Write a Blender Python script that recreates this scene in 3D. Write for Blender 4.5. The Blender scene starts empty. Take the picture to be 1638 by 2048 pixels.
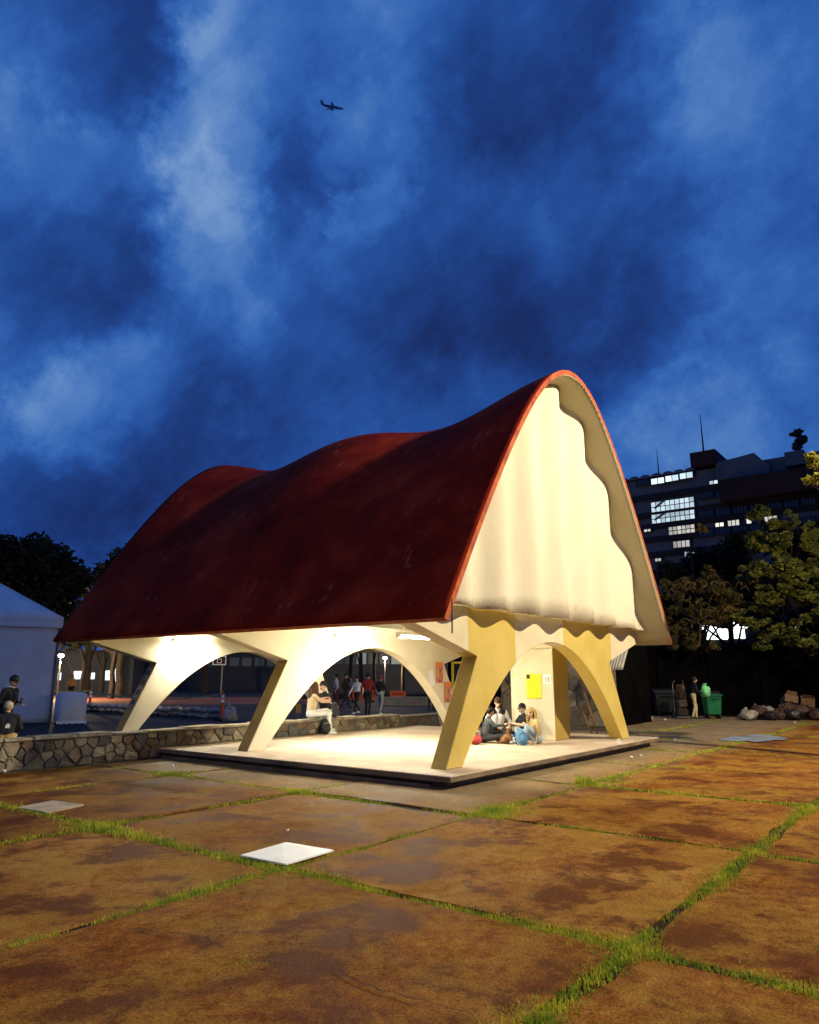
import bpy, bmesh, math, random
import numpy as np
from mathutils import Vector, Matrix, Euler, noise as mnoise
random.seed(7); RNG = np.random.default_rng(11)
R = math.radians
scene = bpy.context.scene
COL = scene.collection

# ------------------------------------------------------------------ camera
FPX, CX, CY = 1443.0, 819.0, 1024.0            # photograph: 1638 x 2048
PITCH = math.atan(330.0/FPX)
YAW = math.atan2(1.0, (1949-819)/FPX*math.cos(PITCH))
E1 = Vector((math.cos(YAW), math.sin(YAW), 0)); E2 = Vector((-E1.y, E1.x, 0))
CAM = Vector((-9.60, -6.56, 1.65))
FWD = Vector((E1.y, E2.y, 0)); RIGHT = Vector((E1.x, E2.x, 0)); UPV = Vector((0, 0, 1))
cam_d = bpy.data.cameras.new('camera'); cam = bpy.data.objects.new('camera', cam_d); COL.objects.link(cam)
cam.location = CAM; cam.rotation_euler = (math.pi/2+PITCH, 0, math.atan2(-FWD.x, FWD.y))
cam_d.sensor_fit = 'VERTICAL'; cam_d.sensor_height = 36; cam_d.lens = FPX/2048*36
cam_d.clip_start = .05; cam_d.clip_end = 6000
scene.camera = cam
scene.render.resolution_x = 819; scene.render.resolution_y = 1024

def ray(u, v):
    dx = (u-CX)/FPX; dy = (v-CY)/FPX
    return RIGHT*dx + FWD*(math.cos(PITCH)+dy*math.sin(PITCH)) + UPV*(math.sin(PITCH)-dy*math.cos(PITCH))
def G(u, v, z=0.0):            # where a sight line meets the level z
    d = ray(u, v); return CAM + d*((z-CAM.z)/d.z)
def D(u, v, depth):            # a point at a given distance ahead
    d = ray(u, v); return CAM + d*(depth/d.dot(FWD))
def onX(u, v, x):
    d = ray(u, v); return CAM + d*((x-CAM.x)/d.x)
def onY(u, v, y):
    d = ray(u, v); return CAM + d*((y-CAM.y)/d.y)

# ------------------------------------------------------------------ view, world
vs = scene.view_settings
vs.view_transform = 'Standard'; vs.look = 'None'; vs.exposure = 0.0; vs.gamma = 1.0; vs.use_curve_mapping = False
world = bpy.data.worlds.new('World'); scene.world = world; world.use_nodes = True
nt = world.node_tree; nt.nodes.clear()
def N(t, typ, **kw):
    n = t.nodes.new(typ)
    for k, v in kw.items():
        if k == 'ins':
            for i, val in v.items(): n.inputs[i].default_value = val
        else: setattr(n, k, v)
    return n
def ramp(t, stops, interp='LINEAR'):
    n = t.nodes.new('ShaderNodeValToRGB'); cr = n.color_ramp; cr.interpolation = interp
    while len(cr.elements) < len(stops): cr.elements.new(.5)
    for e, (p, c) in zip(cr.elements, stops):
        e.position = p; e.color = (c[0], c[1], c[2], 1) if hasattr(c, '__len__') else (c, c, c, 1)
    return n
def mth(t, op, a, b=None, clamp=False):
    n = t.nodes.new('ShaderNodeMath'); n.operation = op; n.use_clamp = clamp
    for i, x in enumerate((a, b)):
        if x is None: continue
        if isinstance(x, (int, float)): n.inputs[i].default_value = x
        else: t.links.new(x, n.inputs[i])
    return n.outputs[0]
def vmth(t, op, a, b=None, scale=None):
    n = t.nodes.new('ShaderNodeVectorMath'); n.operation = op
    for i, x in enumerate((a, b)):
        if x is None: continue
        if isinstance(x, (tuple, list, Vector)): n.inputs[i].default_value = tuple(x)
        else: t.links.new(x, n.inputs[i])
    if scale is not None: n.inputs['Scale'].default_value = scale
    return n.outputs['Value'] if op in ('DOT_PRODUCT', 'LENGTH') else n.outputs[0]

SUN_EL, SUN_ROT = R(-4.0), R(200)
def build_sky():
    t = nt; L = t.links.new
    tc = N(t, 'ShaderNodeTexCoord')
    dirn = tc.outputs['Generated']
    # cloud sheet coordinates: the direction laid on a level sheet above
    sep = N(t, 'ShaderNodeSeparateXYZ'); L(dirn, sep.inputs[0])
    zz = mth(t, 'ADD', mth(t, 'MAXIMUM', sep.outputs[2], 0.0), .22)
    cmb = N(t, 'ShaderNodeCombineXYZ')
    L(mth(t, 'DIVIDE', sep.outputs[0], zz), cmb.inputs[0]); L(mth(t, 'DIVIDE', sep.outputs[1], zz), cmb.inputs[1])
    sheet = cmb.outputs[0]
    def noi(vec, sc, det, rough=.55, dist=0, off=(0, 0, 0)):
        n = N(t, 'ShaderNodeTexNoise'); n.inputs['Scale'].default_value = sc; n.inputs['Detail'].default_value = det
        n.inputs['Roughness'].default_value = rough; n.inputs['Distortion'].default_value = dist
        L(vmth(t, 'ADD', vec, off), n.inputs['Vector']); return n
    blend = vmth(t, 'ADD', vmth(t, 'SCALE', dirn, None, 2.0), vmth(t, 'SCALE', sheet, None, .35))
    n1 = noi(blend, 1.5, 7, .60, .0, (3.1, 1.7, 0)); n2 = noi(blend, 4.2, 8, .66, .0, (8, 2, 4)); ax = (RIGHT*.66+FWD*-.25+UPV*.70).normalized(); along = N(t, 'ShaderNodeVectorMath'); along.operation = 'SCALE'; along.inputs[0].default_value = tuple(ax); L(mth(t, 'MULTIPLY', vmth(t, 'DOT_PRODUCT', blend, ax), -.62), along.inputs['Scale']); n4 = noi(vmth(t, 'ADD', blend, along.outputs[0]), 6.5, 8, .68, .25, (2, 7, 1))
    # warp so that the patches below get ragged outlines
    wv = vmth(t, 'SCALE', vmth(t, 'SUBTRACT', n2.outputs['Color'], (.5, .5, .5)), None, .15)
    wv2 = vmth(t, 'SCALE', vmth(t, 'SUBTRACT', n1.outputs['Color'], (.5, .5, .5)), None, .20)
    wd = vmth(t, 'NORMALIZE', vmth(t, 'ADD', dirn, vmth(t, 'ADD', wv, wv2)))
    tot = None
    patches = [  # thin and thick places of the cloud deck: where, angular radius in px, strength
        (60, 190, 130, .22), (90, 330, 110, .12), (190, 345, 60, .10), (380, 45, 60, .16), (450, 110, 100, .14), (610, 45, 150, .16), (445, 310, 110, .26), (430, 465, 110, .27), (510, 330, 55, .14),
        (800, 250, 85, .15), (775, 410, 50, .20), (735, 520, 60, .12), (560, 600, 150, .09), (350, 650, 120, .13), (185, 800, 95, .24), (60, 770, 120, .12), (30, 490, 110, .10), (20, 900, 110, .10), (960, 25, 110, .10),
        (1380, 150, 120, .15), (1610, 120, 150, .14), (1040, 430, 90, .10), (1340, 850, 150, .14), (1540, 860, 170, .12), (1480, 640, 200, .07),
        (190, 60, 110, -.20), (165, 265, 80, -.14), (620, 230, 130, -.15), (620, 400, 110, -.10), (150, 520, 130, -.15), (1090, 150, 160, -.20), (1000, 240, 110, -.10), (900, 560, 160, -.15), (1150, 560, 170, -.15),
        (1300, 420, 120, -.08), (720, 690, 150, -.12), (950, 770, 160, -.07), (385, 745, 80, -.08), (60, 1010, 150, -.20), (270, 950, 150, -.14), (500, 870, 140, -.10), (1250, 680, 120, -.12), (420, 560, 60, -.09)]
    for (u, v, r, s) in patches:
        d = ray(u, v).normalized(); a = math.cos(math.atan(r*1.6/FPX))
        mr = N(t, 'ShaderNodeMapRange'); mr.interpolation_type = 'SMOOTHSTEP'
        L(vmth(t, 'DOT_PRODUCT', wd, d), mr.inputs['Value'])
        mr.inputs['From Min'].default_value = a; mr.inputs['From Max'].default_value = 1.0
        mr.inputs['To Min'].default_value = 0; mr.inputs['To Max'].default_value = s
        tot = mr.outputs[0] if tot is None else mth(t, 'ADD', tot, mr.outputs[0])
    base = mth(t, 'ADD', mth(t, 'MULTIPLY', mth(t, 'SUBTRACT', n1.outputs['Fac'], .5), .75), mth(t, 'MULTIPLY', mth(t, 'SUBTRACT', n2.outputs['Fac'], .5), .42))
    base = mth(t, 'ADD', base, mth(t, 'MULTIPLY', mth(t, 'SUBTRACT', n4.outputs['Fac'], .5), .46))
    fac = mth(t, 'ADD', mth(t, 'ADD', base, mth(t, 'MULTIPLY', tot, 1.1)), .40, True)
    cr = ramp(t, [(0, (.009, .026, .125)), (.18, (.012, .044, .205)), (.38, (.018, .076, .320)), (.58, (.034, .130, .440)), (.78, (.082, .205, .520)), (1, (.190, .330, .610))])
    L(fac, cr.inputs[0])
    sky = N(t, 'ShaderNodeTexSky'); sky.sky_type = 'NISHITA'; sky.sun_disc = False
    sky.sun_elevation = SUN_EL; sky.sun_rotation = SUN_ROT
    mix = N(t, 'ShaderNodeMix'); mix.data_type = 'RGBA'; mix.blend_type = 'ADD'; mix.inputs[0].default_value = .06
    L(cr.outputs[0], mix.inputs[6]); L(sky.outputs[0], mix.inputs[7])
    bg = N(t, 'ShaderNodeBackground'); bg.inputs['Strength'].default_value = 1.0
    L(mix.outputs[2], bg.inputs['Color'])
    out = N(t, 'ShaderNodeOutputWorld'); L(bg.outputs[0], out.inputs['Surface'])
build_sky()

# ------------------------------------------------------------------ materials
MATS = {}
def mat(name, col, rough=.8, var=.0, scale=4.0, bump=0.0, bscale=None, col2=None, spec=.3, metal=0.0, emit=None, estr=0.0, detail=6, trans=0.0, contrast=(.3, .7)):
    if name in MATS: return MATS[name]
    m = bpy.data.materials.new(name); m.use_nodes = True; t = m.node_tree; L = t.links.new
    b = t.nodes['Principled BSDF']
    b.inputs['Roughness'].default_value = rough; b.inputs['Specular IOR Level'].default_value = spec; b.inputs['Metallic'].default_value = metal
    c = (col[0], col[1], col[2], 1)
    b.inputs['Base Color'].default_value = c
    tc = N(t, 'ShaderNodeTexCoord')
    if var or col2:
        n = N(t, 'ShaderNodeTexNoise'); n.inputs['Scale'].default_value = scale; n.inputs['Detail'].default_value = detail
        L(tc.outputs['Object'], n.inputs['Vector'])
        c2 = col2 if col2 else [x*(1-var) for x in col]
        c1 = col if col2 else [min(1, x*(1+var*.5)) for x in col]
        r = ramp(t, [(contrast[0], c2), (contrast[1], c1)]); L(n.outputs['Fac'], r.inputs[0]); L(r.outputs[0], b.inputs['Base Color'])
    if bump:
        n = N(t, 'ShaderNodeTexNoise'); n.inputs['Scale'].default_value = bscale or scale*6; n.inputs['Detail'].default_value = 6
        L(tc.outputs['Object'], n.inputs['Vector'])
        bp = N(t, 'ShaderNodeBump'); bp.inputs['Strength'].default_value = min(1, bump); bp.inputs['Distance'].default_value = .02
        L(n.outputs['Fac'], bp.inputs['Height']); L(bp.outputs[0], b.inputs['Normal'])
    if emit:
        b.inputs['Emission Color'].default_value = (*emit, 1); b.inputs['Emission Strength'].default_value = estr
    if trans:
        b.inputs['Subsurface Weight'].default_value = 0
        tr = N(t, 'ShaderNodeBsdfTranslucent'); tr.inputs['Color'].default_value = c
        ms = N(t, 'ShaderNodeMixShader'); ms.inputs[0].default_value = trans
        L(b.outputs[0], ms.inputs[1]); L(tr.outputs[0], ms.inputs[2]); L(ms.outputs[0], t.nodes['Material Output'].inputs['Surface'])
        if var or col2: L(r.outputs[0], tr.inputs['Color'])
    MATS[name] = m; return m

# ------------------------------------------------------------------ mesh helpers
def link(name, me, mats, parent=None, loc=None, smooth=False):
    o = bpy.data.objects.new(name, me); COL.objects.link(o)
    if mats is not None and not me.materials:
        for m in (mats if isinstance(mats, (list, tuple)) else [mats]): me.materials.append(m)
    if parent is not None: o.parent = parent
    if loc is not None: o.location = loc
    if smooth: me.polygons.foreach_set('use_smooth', [True]*len(me.polygons))
    return o
class MB:
    def __init__(s): s.v = []; s.f = []; s.m = []
    def add(s, vs, fs, mi=0):
        o = len(s.v); s.v += [tuple(p) for p in vs]; s.f += [[i+o for i in f] for f in fs]; s.m += [mi]*len(fs)
    def box(s, lo, hi, mi=0, M=None):
        x0, y0, z0 = lo; x1, y1, z1 = hi
        vs = [Vector(p) for p in ((x0, y0, z0), (x1, y0, z0), (x1, y1, z0), (x0, y1, z0), (x0, y0, z1), (x1, y0, z1), (x1, y1, z1), (x0, y1, z1))]
        if M is not None: vs = [M @ p for p in vs]
        s.add(vs, [(3, 2, 1, 0), (4, 5, 6, 7), (0, 1, 5, 4), (1, 2, 6, 5), (2, 3, 7, 6), (3, 0, 4, 7)], mi); return s
    def cyl(s, p0, p1, r0, r1=None, n=10, mi=0, cap=True):
        r1 = r0 if r1 is None else r1; p0 = Vector(p0); p1 = Vector(p1); d = (p1-p0)
        if d.length < 1e-6: return s
        d.normalize(); a = d.orthogonal().normalized(); b = d.cross(a)
        vs = []
        for p, r in ((p0, r0), (p1, r1)):
            for i in range(n):
                t = 2*math.pi*i/n; vs.append(p+(a*math.cos(t)+b*math.sin(t))*r)
        fs = [(i, (i+1) % n, n+(i+1) % n, n+i) for i in range(n)]
        if cap: fs += [tuple(reversed(range(n))), tuple(range(n, 2*n))]
        s.add(vs, fs, mi); return s
    def tube(s, pts, rs, n=8, mi=0):
        for i in range(len(pts)-1):
            r0 = rs[i] if hasattr(rs, '__len__') else rs; r1 = rs[i+1] if hasattr(rs, '__len__') else rs
            s.cyl(pts[i], pts[i+1], r0, r1, n, mi)
        return s
    def ell(s, c, r, n=12, k=8, mi=0, M=None, jit=0.0):
        c = Vector(c); vs = [Vector((0, 0, -1))]; fs = []
        for j in range(1, k):
            ph = -math.pi/2+math.pi*j/k
            for i in range(n):
                t = 2*math.pi*i/n; vs.append(Vector((math.cos(ph)*math.cos(t), math.cos(ph)*math.sin(t), math.sin(ph))))
        vs.append(Vector((0, 0, 1)))
        for i in range(n): fs.append((0, 1+(i+1) % n, 1+i))
        for j in range(k-2):
            for i in range(n):
                a = 1+j*n+i; b = 1+j*n+(i+1) % n; fs.append((a, b, b+n, a+n))
        top = len(vs)-1; o = 1+(k-2)*n
        for i in range(n): fs.append((o+i, o+(i+1) % n, top))
        out = []
        for p in vs:
            q = Vector((p.x*r[0], p.y*r[1], p.z*r[2]))
            if jit: q *= 1+jit*mnoise.noise(p*2.3+c*3.1)
            if M is not None: q = M @ q
            out.append(q+c)
        s.add(out, fs, mi); return s
    def prism(s, poly, axis_pt, ex, ey, ez, depth, mi=0, mside=None):
        # poly in the (ex, ey) plane at axis_pt, pushed along ez by depth
        n = len(poly); a = [Vector(axis_pt)+ex*p[0]+ey*p[1] for p in poly]; b = [p+ez*depth for p in a]
        s.add(a+b, [tuple(range(n-1, -1, -1)), tuple(range(n, 2*n))], mi)
        s.add(a+b, [(i, (i+1) % n, n+(i+1) % n, n+i) for i in range(n)], mi if mside is None else mside); return s
    def mesh(s, name):
        me = bpy.data.meshes.new(name); me.from_pydata(s.v, [], s.f); me.polygons.foreach_set('material_index', s.m); me.update(); return me
    def build(s, name, mats, parent=None, loc=None, smooth=False, bevel=0.0, fix=True):
        me = s.mesh(name)
        if fix or bevel:
            bm = bmesh.new(); bm.from_mesh(me)
            if fix: bmesh.ops.recalc_face_normals(bm, faces=bm.faces)
            if bevel:
                bmesh.ops.remove_doubles(bm, verts=bm.verts, dist=1e-5)
                bmesh.ops.bevel(bm, geom=[e for e in bm.edges if len(e.link_faces) == 2 and e.calc_face_angle(0) > .5], offset=bevel, segments=1, affect='EDGES', clamp_overlap=True)
            bm.to_mesh(me); bm.free()
        return link(name, me, mats, parent, loc, smooth)
def crumple(c, r, seed, n=22, k=14):
    mb = MB(); mb.ell((0, 0, 0), (1, 1, 1), n, k); out = []
    for p in mb.v:
        q = Vector(p); d = 1+.34*mnoise.noise(q*1.3+Vector((seed, 0, 0)))-.30*abs(mnoise.noise(q*2.7+Vector((0, seed, 0))))+.12*mnoise.noise(q*6+Vector((seed, seed, 0)))
        z = q.z*d; out.append((c[0]+q.x*d*r[0], c[1]+q.y*d*r[1], c[2]+max(z, -.75)*r[2]))
    mb.v = out; return mb
def tag(o, label=None, cat=None, group=None, kind=None):
    if label: o['label'] = label
    if cat: o['category'] = cat
    if group: o['group'] = group
    if kind: o['kind'] = kind
    return o
def empty(name, loc=(0, 0, 0), rz=0.0, label=None, cat=None, group=None):
    o = bpy.data.objects.new(name, None); COL.objects.link(o); o.location = loc; o.rotation_euler = (0, 0, rz); o.empty_display_size = .2
    return tag(o, label, cat, group)
def local(root):                       # matrix from world to a thing's own space (location + z turn)
    return (Matrix.Translation(root.location) @ root.rotation_euler.to_matrix().to_4x4()).inverted()
def copy_tree(o, parent=None):
    c = o.copy(); COL.objects.link(c); c.parent = parent
    for ch in o.children: copy_tree(ch, c)
    return c
def lamp_light(name, loc, energy, col, size=.2, parent=None, typ='POINT', aim=None, spot=R(120), blend=.5):
    d = bpy.data.lights.new(name, typ); d.energy = energy; d.color = col; d.shadow_soft_size = size
    o = bpy.data.objects.new(name, d); COL.objects.link(o)
    if typ == 'SPOT': d.spot_size = spot; d.spot_blend = blend
    if parent is not None: o.parent = parent
    o.location = loc
    if aim is not None: o.rotation_euler = Vector(aim).to_track_quat('-Z', 'Y').to_euler()
    return o
#@@STREET
# ------------------------------------------------------------------ street lamps (the two that light the square stand just out of view)
m_pole = mat('galvanised_pole', (.22, .22, .21), .5, .3, 6, metal=.6)
m_head = mat('lamp_housing', (.12, .12, .12), .5)
def mk_glow(name, col, s): return mat(name, (.9, .9, .85), .4, emit=col, estr=s)
def street_lamp(base, h, aim, label, energy, col, rz=0, arm=1.4, spot=R(150), size=.18, glow=30, group=None, typ='SPOT'):
    root = empty('street_lamp', base, rz, label, 'street lamp', group)
    MB().cyl((0, 0, 0), (0, 0, .5), .16, .14, 12).cyl((0, 0, .5), (0, 0, h), .09, .055, 12).build('pole', m_pole, root)
    MB().tube([(0, 0, h-.1), (arm*.5, 0, h+.25), (arm, 0, h+.3)], [.045, .04, .035]).build('arm', m_pole, root)
    hd = MB().box((arm-.1, -.16, h+.24), (arm+.62, .16, h+.36)).build('lamp_head', m_head, root, bevel=.03)
    MB().box((arm, -.12, h+.215), (arm+.55, .12, h+.238)).build('lens', mk_glow('lens_%s' % label[:14], col, glow), hd)
    lamp_light('lamp_light', (arm+.28, 0, h+.1), energy, col, size, root, typ, Matrix.Rotation(-rz, 3, 'Z') @ Vector(aim), spot, .6)
    return root
LAMP_C = D(1850, 1354, 25); LAMP_C.z = 0
LAMP_A = Vector((6.3, -13.2, 0)); LAMP_B = Vector((-17.5, -6.5, 0))
street_lamp(LAMP_A, 11.5, Vector((-.18, .75, -.60)), 'tall street lamp beside the square shining on the gable', 16500, (1.0, .855, .59), rz=R(100), spot=R(135))
street_lamp(LAMP_B, 9.5, Vector((.8, .20, -.95)), 'street lamp behind the viewer at the left of the square', 1500, (1.0, .76, .42), rz=R(20), spot=R(112))
street_lamp(LAMP_C, 7.0, Vector((0, 0, -1)), 'street lamp past the right edge lighting the trees', 1300, (1.0, .78, .42), rz=math.atan2(-RIGHT.y, -RIGHT.x), typ='POINT')
#@@GROUND
# ------------------------------------------------------------------ ground
def ground_material():
    m = bpy.data.materials.new('old_concrete'); m.use_nodes = True; t = m.node_tree; L = t.links.new; b = t.nodes['Principled BSDF']
    geo = N(t, 'ShaderNodeNewGeometry'); oi = N(t, 'ShaderNodeObjectInfo')
    P = geo.outputs['Position']
    def noi(sc, det, rough=.6, dist=0, off=(0, 0, 0), stretch=None):
        n = N(t, 'ShaderNodeTexNoise'); n.inputs['Scale'].default_value = sc; n.inputs['Detail'].default_value = det
        n.inputs['Roughness'].default_value = rough; n.inputs['Distortion'].default_value = dist
        v = vmth(t, 'ADD', P, off)
        if stretch: v = vmth(t, 'MULTIPLY', v, stretch)
        L(v, n.inputs['Vector']); return n.outputs['Fac']
    big = noi(.40, 5, .6); med = noi(1.6, 9, .70, .15, (4, 1, 0)); fine = noi(8, 10, .78, 0, (7, 3, 0)); grit = noi(60, 4, .7)
    stain = noi(1.25, 10, .66, .25, (11, 5, 0)); moss = noi(.8, 9, .72, .1, (2, 9, 0))
    base = ramp(t, [(.37, (.060, .016, .0035)), (.46, (.150, .050, .0085)), (.54, (.225, .092, .016)), (.64, (.36, .200, .055))])
    f = mth(t, 'ADD', mth(t, 'MULTIPLY', big, .30), mth(t, 'ADD', mth(t, 'MULTIPLY', med, .36), mth(t, 'MULTIPLY', fine, .46)))
    f = mth(t, 'ADD', f, mth(t, 'MULTIPLY', mth(t, 'SUBTRACT', oi.outputs['Random'], .5), .10))
    L(mth(t, 'SUBTRACT', f, .055), base.inputs[0])
    def mixc(fac, a, bcol, bt='MIX'):
        x = N(t, 'ShaderNodeMix'); x.data_type = 'RGBA'; x.blend_type = bt
        L(fac, x.inputs[0]); L(a, x.inputs[6])
        if isinstance(bcol, tuple): x.inputs[7].default_value = (*bcol, 1)
        else: L(bcol, x.inputs[7])
        return x.outputs[2]
    mr = ramp(t, [(.445, 0), (.57, .8)]); L(mth(t, 'ADD', mth(t, 'MULTIPLY', moss, .62), mth(t, 'MULTIPLY', fine, .36)), mr.inputs[0])
    c = mixc(mr.outputs[0], base.outputs[0], (.245, .138, .020))
    sr = ramp(t, [(.515, 0), (.575, .85)]); L(mth(t, 'ADD', mth(t, 'MULTIPLY', stain, .72), mth(t, 'MULTIPLY', fine, .30)), sr.inputs[0])
    c = mixc(sr.outputs[0], c, (.070, .016, .0035))
    # paler, greyer tone along the plinth paints in light spilling from the tubes
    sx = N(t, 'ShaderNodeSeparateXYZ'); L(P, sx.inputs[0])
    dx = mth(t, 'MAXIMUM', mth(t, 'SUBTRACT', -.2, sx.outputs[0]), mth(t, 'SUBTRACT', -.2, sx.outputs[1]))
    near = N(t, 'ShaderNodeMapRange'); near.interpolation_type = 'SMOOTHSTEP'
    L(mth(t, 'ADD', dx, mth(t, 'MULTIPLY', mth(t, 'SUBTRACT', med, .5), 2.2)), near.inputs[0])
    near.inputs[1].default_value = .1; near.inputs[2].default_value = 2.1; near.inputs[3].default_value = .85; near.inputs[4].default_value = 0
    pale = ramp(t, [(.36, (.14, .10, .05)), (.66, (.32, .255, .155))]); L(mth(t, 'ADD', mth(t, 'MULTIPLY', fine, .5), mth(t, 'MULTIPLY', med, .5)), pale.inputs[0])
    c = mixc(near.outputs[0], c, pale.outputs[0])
    gr = ramp(t, [(.34, .45), (.62, 1.3)]); L(grit, gr.inputs[0])
    x = N(t, 'ShaderNodeMix'); x.data_type = 'RGBA'; x.blend_type = 'MULTIPLY'; x.inputs[0].default_value = 1
    L(c, x.inputs[6]); L(gr.outputs[0], x.inputs[7]); L(x.outputs[2], b.inputs['Base Color'])
    rr = ramp(t, [(.38, .88), (.62, .60)]); L(stain, rr.inputs[0]); L(rr.outputs[0], b.inputs['Roughness']); b.inputs['Specular IOR Level'].default_value = .03
    bp = N(t, 'ShaderNodeBump'); bp.inputs['Strength'].default_value = .55; bp.inputs['Distance'].default_value = .012
    L(mth(t, 'ADD', mth(t, 'MULTIPLY', fine, .8), mth(t, 'MULTIPLY', grit, .35)), bp.inputs['Height']); L(bp.outputs[0], b.inputs['Normal'])
    return m
m_slab = ground_material()
m_soil = mat('soil_and_asphalt', (.040, .026, .010), .9, col2=(.020, .013, .005), scale=.8, spec=.05, bump=.5, bscale=25)
ground = MB(); S = 400
ground.add([(-S, -S, -.024), (S, -S, -.024), (S, S, -.024), (-S, S, -.024)], [(0, 1, 2, 3)])
ground = tag(ground.build('ground', m_soil), kind='structure')
GX0, GXP, GY0, GYP = -4.78, 3.18, -4.60, 3.10
def slab_mesh(w, h, seed):
    rnd = random.Random(seed); bm = bmesh.new(); k = 7
    loop = []
    def side(a, b, nx, ny):
        for i in range(k):
            t = i/k; q = rnd.uniform(-.018, .018) if i else rnd.uniform(-.02, .01)
            if rnd.random() < .12: q -= rnd.uniform(.02, .07)
            loop.append((a[0]+(b[0]-a[0])*t+nx*q, a[1]+(b[1]-a[1])*t+ny*q))
    side((0, 0), (w, 0), 0, -1); side((w, 0), (w, h), 1, 0); side((w, h), (0, h), 0, 1); side((0, h), (0, 0), -1, 0)
    tz = [rnd.uniform(-.006, .006) for _ in range(3)]
    top = [bm.verts.new((x, y, tz[0]+tz[1]*x/w+tz[2]*y/h)) for x, y in loop]
    mid = [bm.verts.new((x+(.012 if x < w/2 else -.012)*-1, y+(.012 if y < h/2 else -.012)*-1, -.012)) for x, y in loop]
    bot = [bm.verts.new((v.co.x, v.co.y, -.075)) for v in mid]
    n = len(top); bm.faces.new(top)
    for i in range(n):
        j = (i+1) % n
        bm.faces.new((top[j], top[i], mid[i], mid[j])); bm.faces.new((mid[j], mid[i], bot[i], bot[j]))
    bmesh.ops.recalc_face_normals(bm, faces=bm.faces)
    me = bpy.data.meshes.new('paving_slab'); bm.to_mesh(me); bm.free(); return me
def to_px(p):
    q = Vector(p)-CAM; z = q.dot(FWD)*math.cos(PITCH)+q.z*math.sin(PITCH)
    if z < .1: return None
    return CX+FPX*q.dot(RIGHT)/z, CY-FPX*(-q.dot(FWD)*math.sin(PITCH)+q.z*math.cos(PITCH))/z
def seen(p, m=120):
    q = to_px(p); return q is not None and -m < q[0] < 1638+m and -m < q[1] < 2048+m
SLABS = {}
for i in range(-3, 11):
    for j in range(-9, 5):
        x0, y0 = GX0+i*GXP, GY0+j*GYP; x1, y1 = x0+GXP, y0+GYP
        if y1 > 8 or (x0 > .3 and y0 > .3 and x1 < 8.8): continue
        if not any(seen((x0+(x1-x0)*a, y0+(y1-y0)*b, 0), 250) for a in (0, .25, .5, .75, 1) for b in (0, .25, .5, .75, 1)): continue
        if x0 > 22: continue
        y1c = min(y1, 7.22); g = .05
        o = link('paving_slab', slab_mesh(x1-x0-2*g, y1c-y0-2*g, i*97+j), m_slab, ground, (x0+g, y0+g, random.uniform(-.016, .010)))
        SLABS[(i, j)] = o
# cracks across the nearest slab
m_crack = mat('crack_dark', (.02, .014, .008), .95)  # dark colour of the cracks themselves
def crack(px, w0, parent):
    pts = [G(u, v, .0) for u, v in px]; rnd = random.Random(len(px)*7); dense = []
    for a, b in zip(pts, pts[1:]):
        k = max(2, int((b-a).length/.05))
        for i in range(k): dense.append(a.lerp(b, i/k)+Vector((rnd.uniform(-.014, .014), rnd.uniform(-.014, .014), 0)))
    mb = MB(); L = []; n = len(dense)
    for i, p in enumerate(dense):
        d = (dense[min(i+1, n-1)]-dense[max(i-1, 0)]).normalized(); q = Vector((-d.y, d.x, 0))*w0*rnd.uniform(.3, 1.1)*(.3+math.sin(math.pi*i/max(1, n-1)))
        z = parent.location.z+.022; L.append((p.x+q.x, p.y+q.y, z)); L.append((p.x-q.x, p.y-q.y, z))
    mb.add(L, [(2*i, 2*i+1, 2*i+3, 2*i+2) for i in range(n-1)]); o = mb.build('crack', m_crack, parent, fix=False)
    o.matrix_parent_inverse = Matrix.Translation(-Vector(parent.location)); return o
near_slab = SLABS.get((-1, 0)) or list(SLABS.values())[0]
for px, w in (([(250, 1862), (330, 1872), (375, 1876), (410, 1884), (440, 1900), (462, 1917)], .009), ([(520, 1930), (600, 1942), (660, 1938), (690, 1958), (760, 1988), (850, 2010), (930, 2035), (975, 2060)], .006),
              ([(580, 1848), (640, 1832), (690, 1818)], .004)):
    crack(px, w, near_slab)
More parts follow.
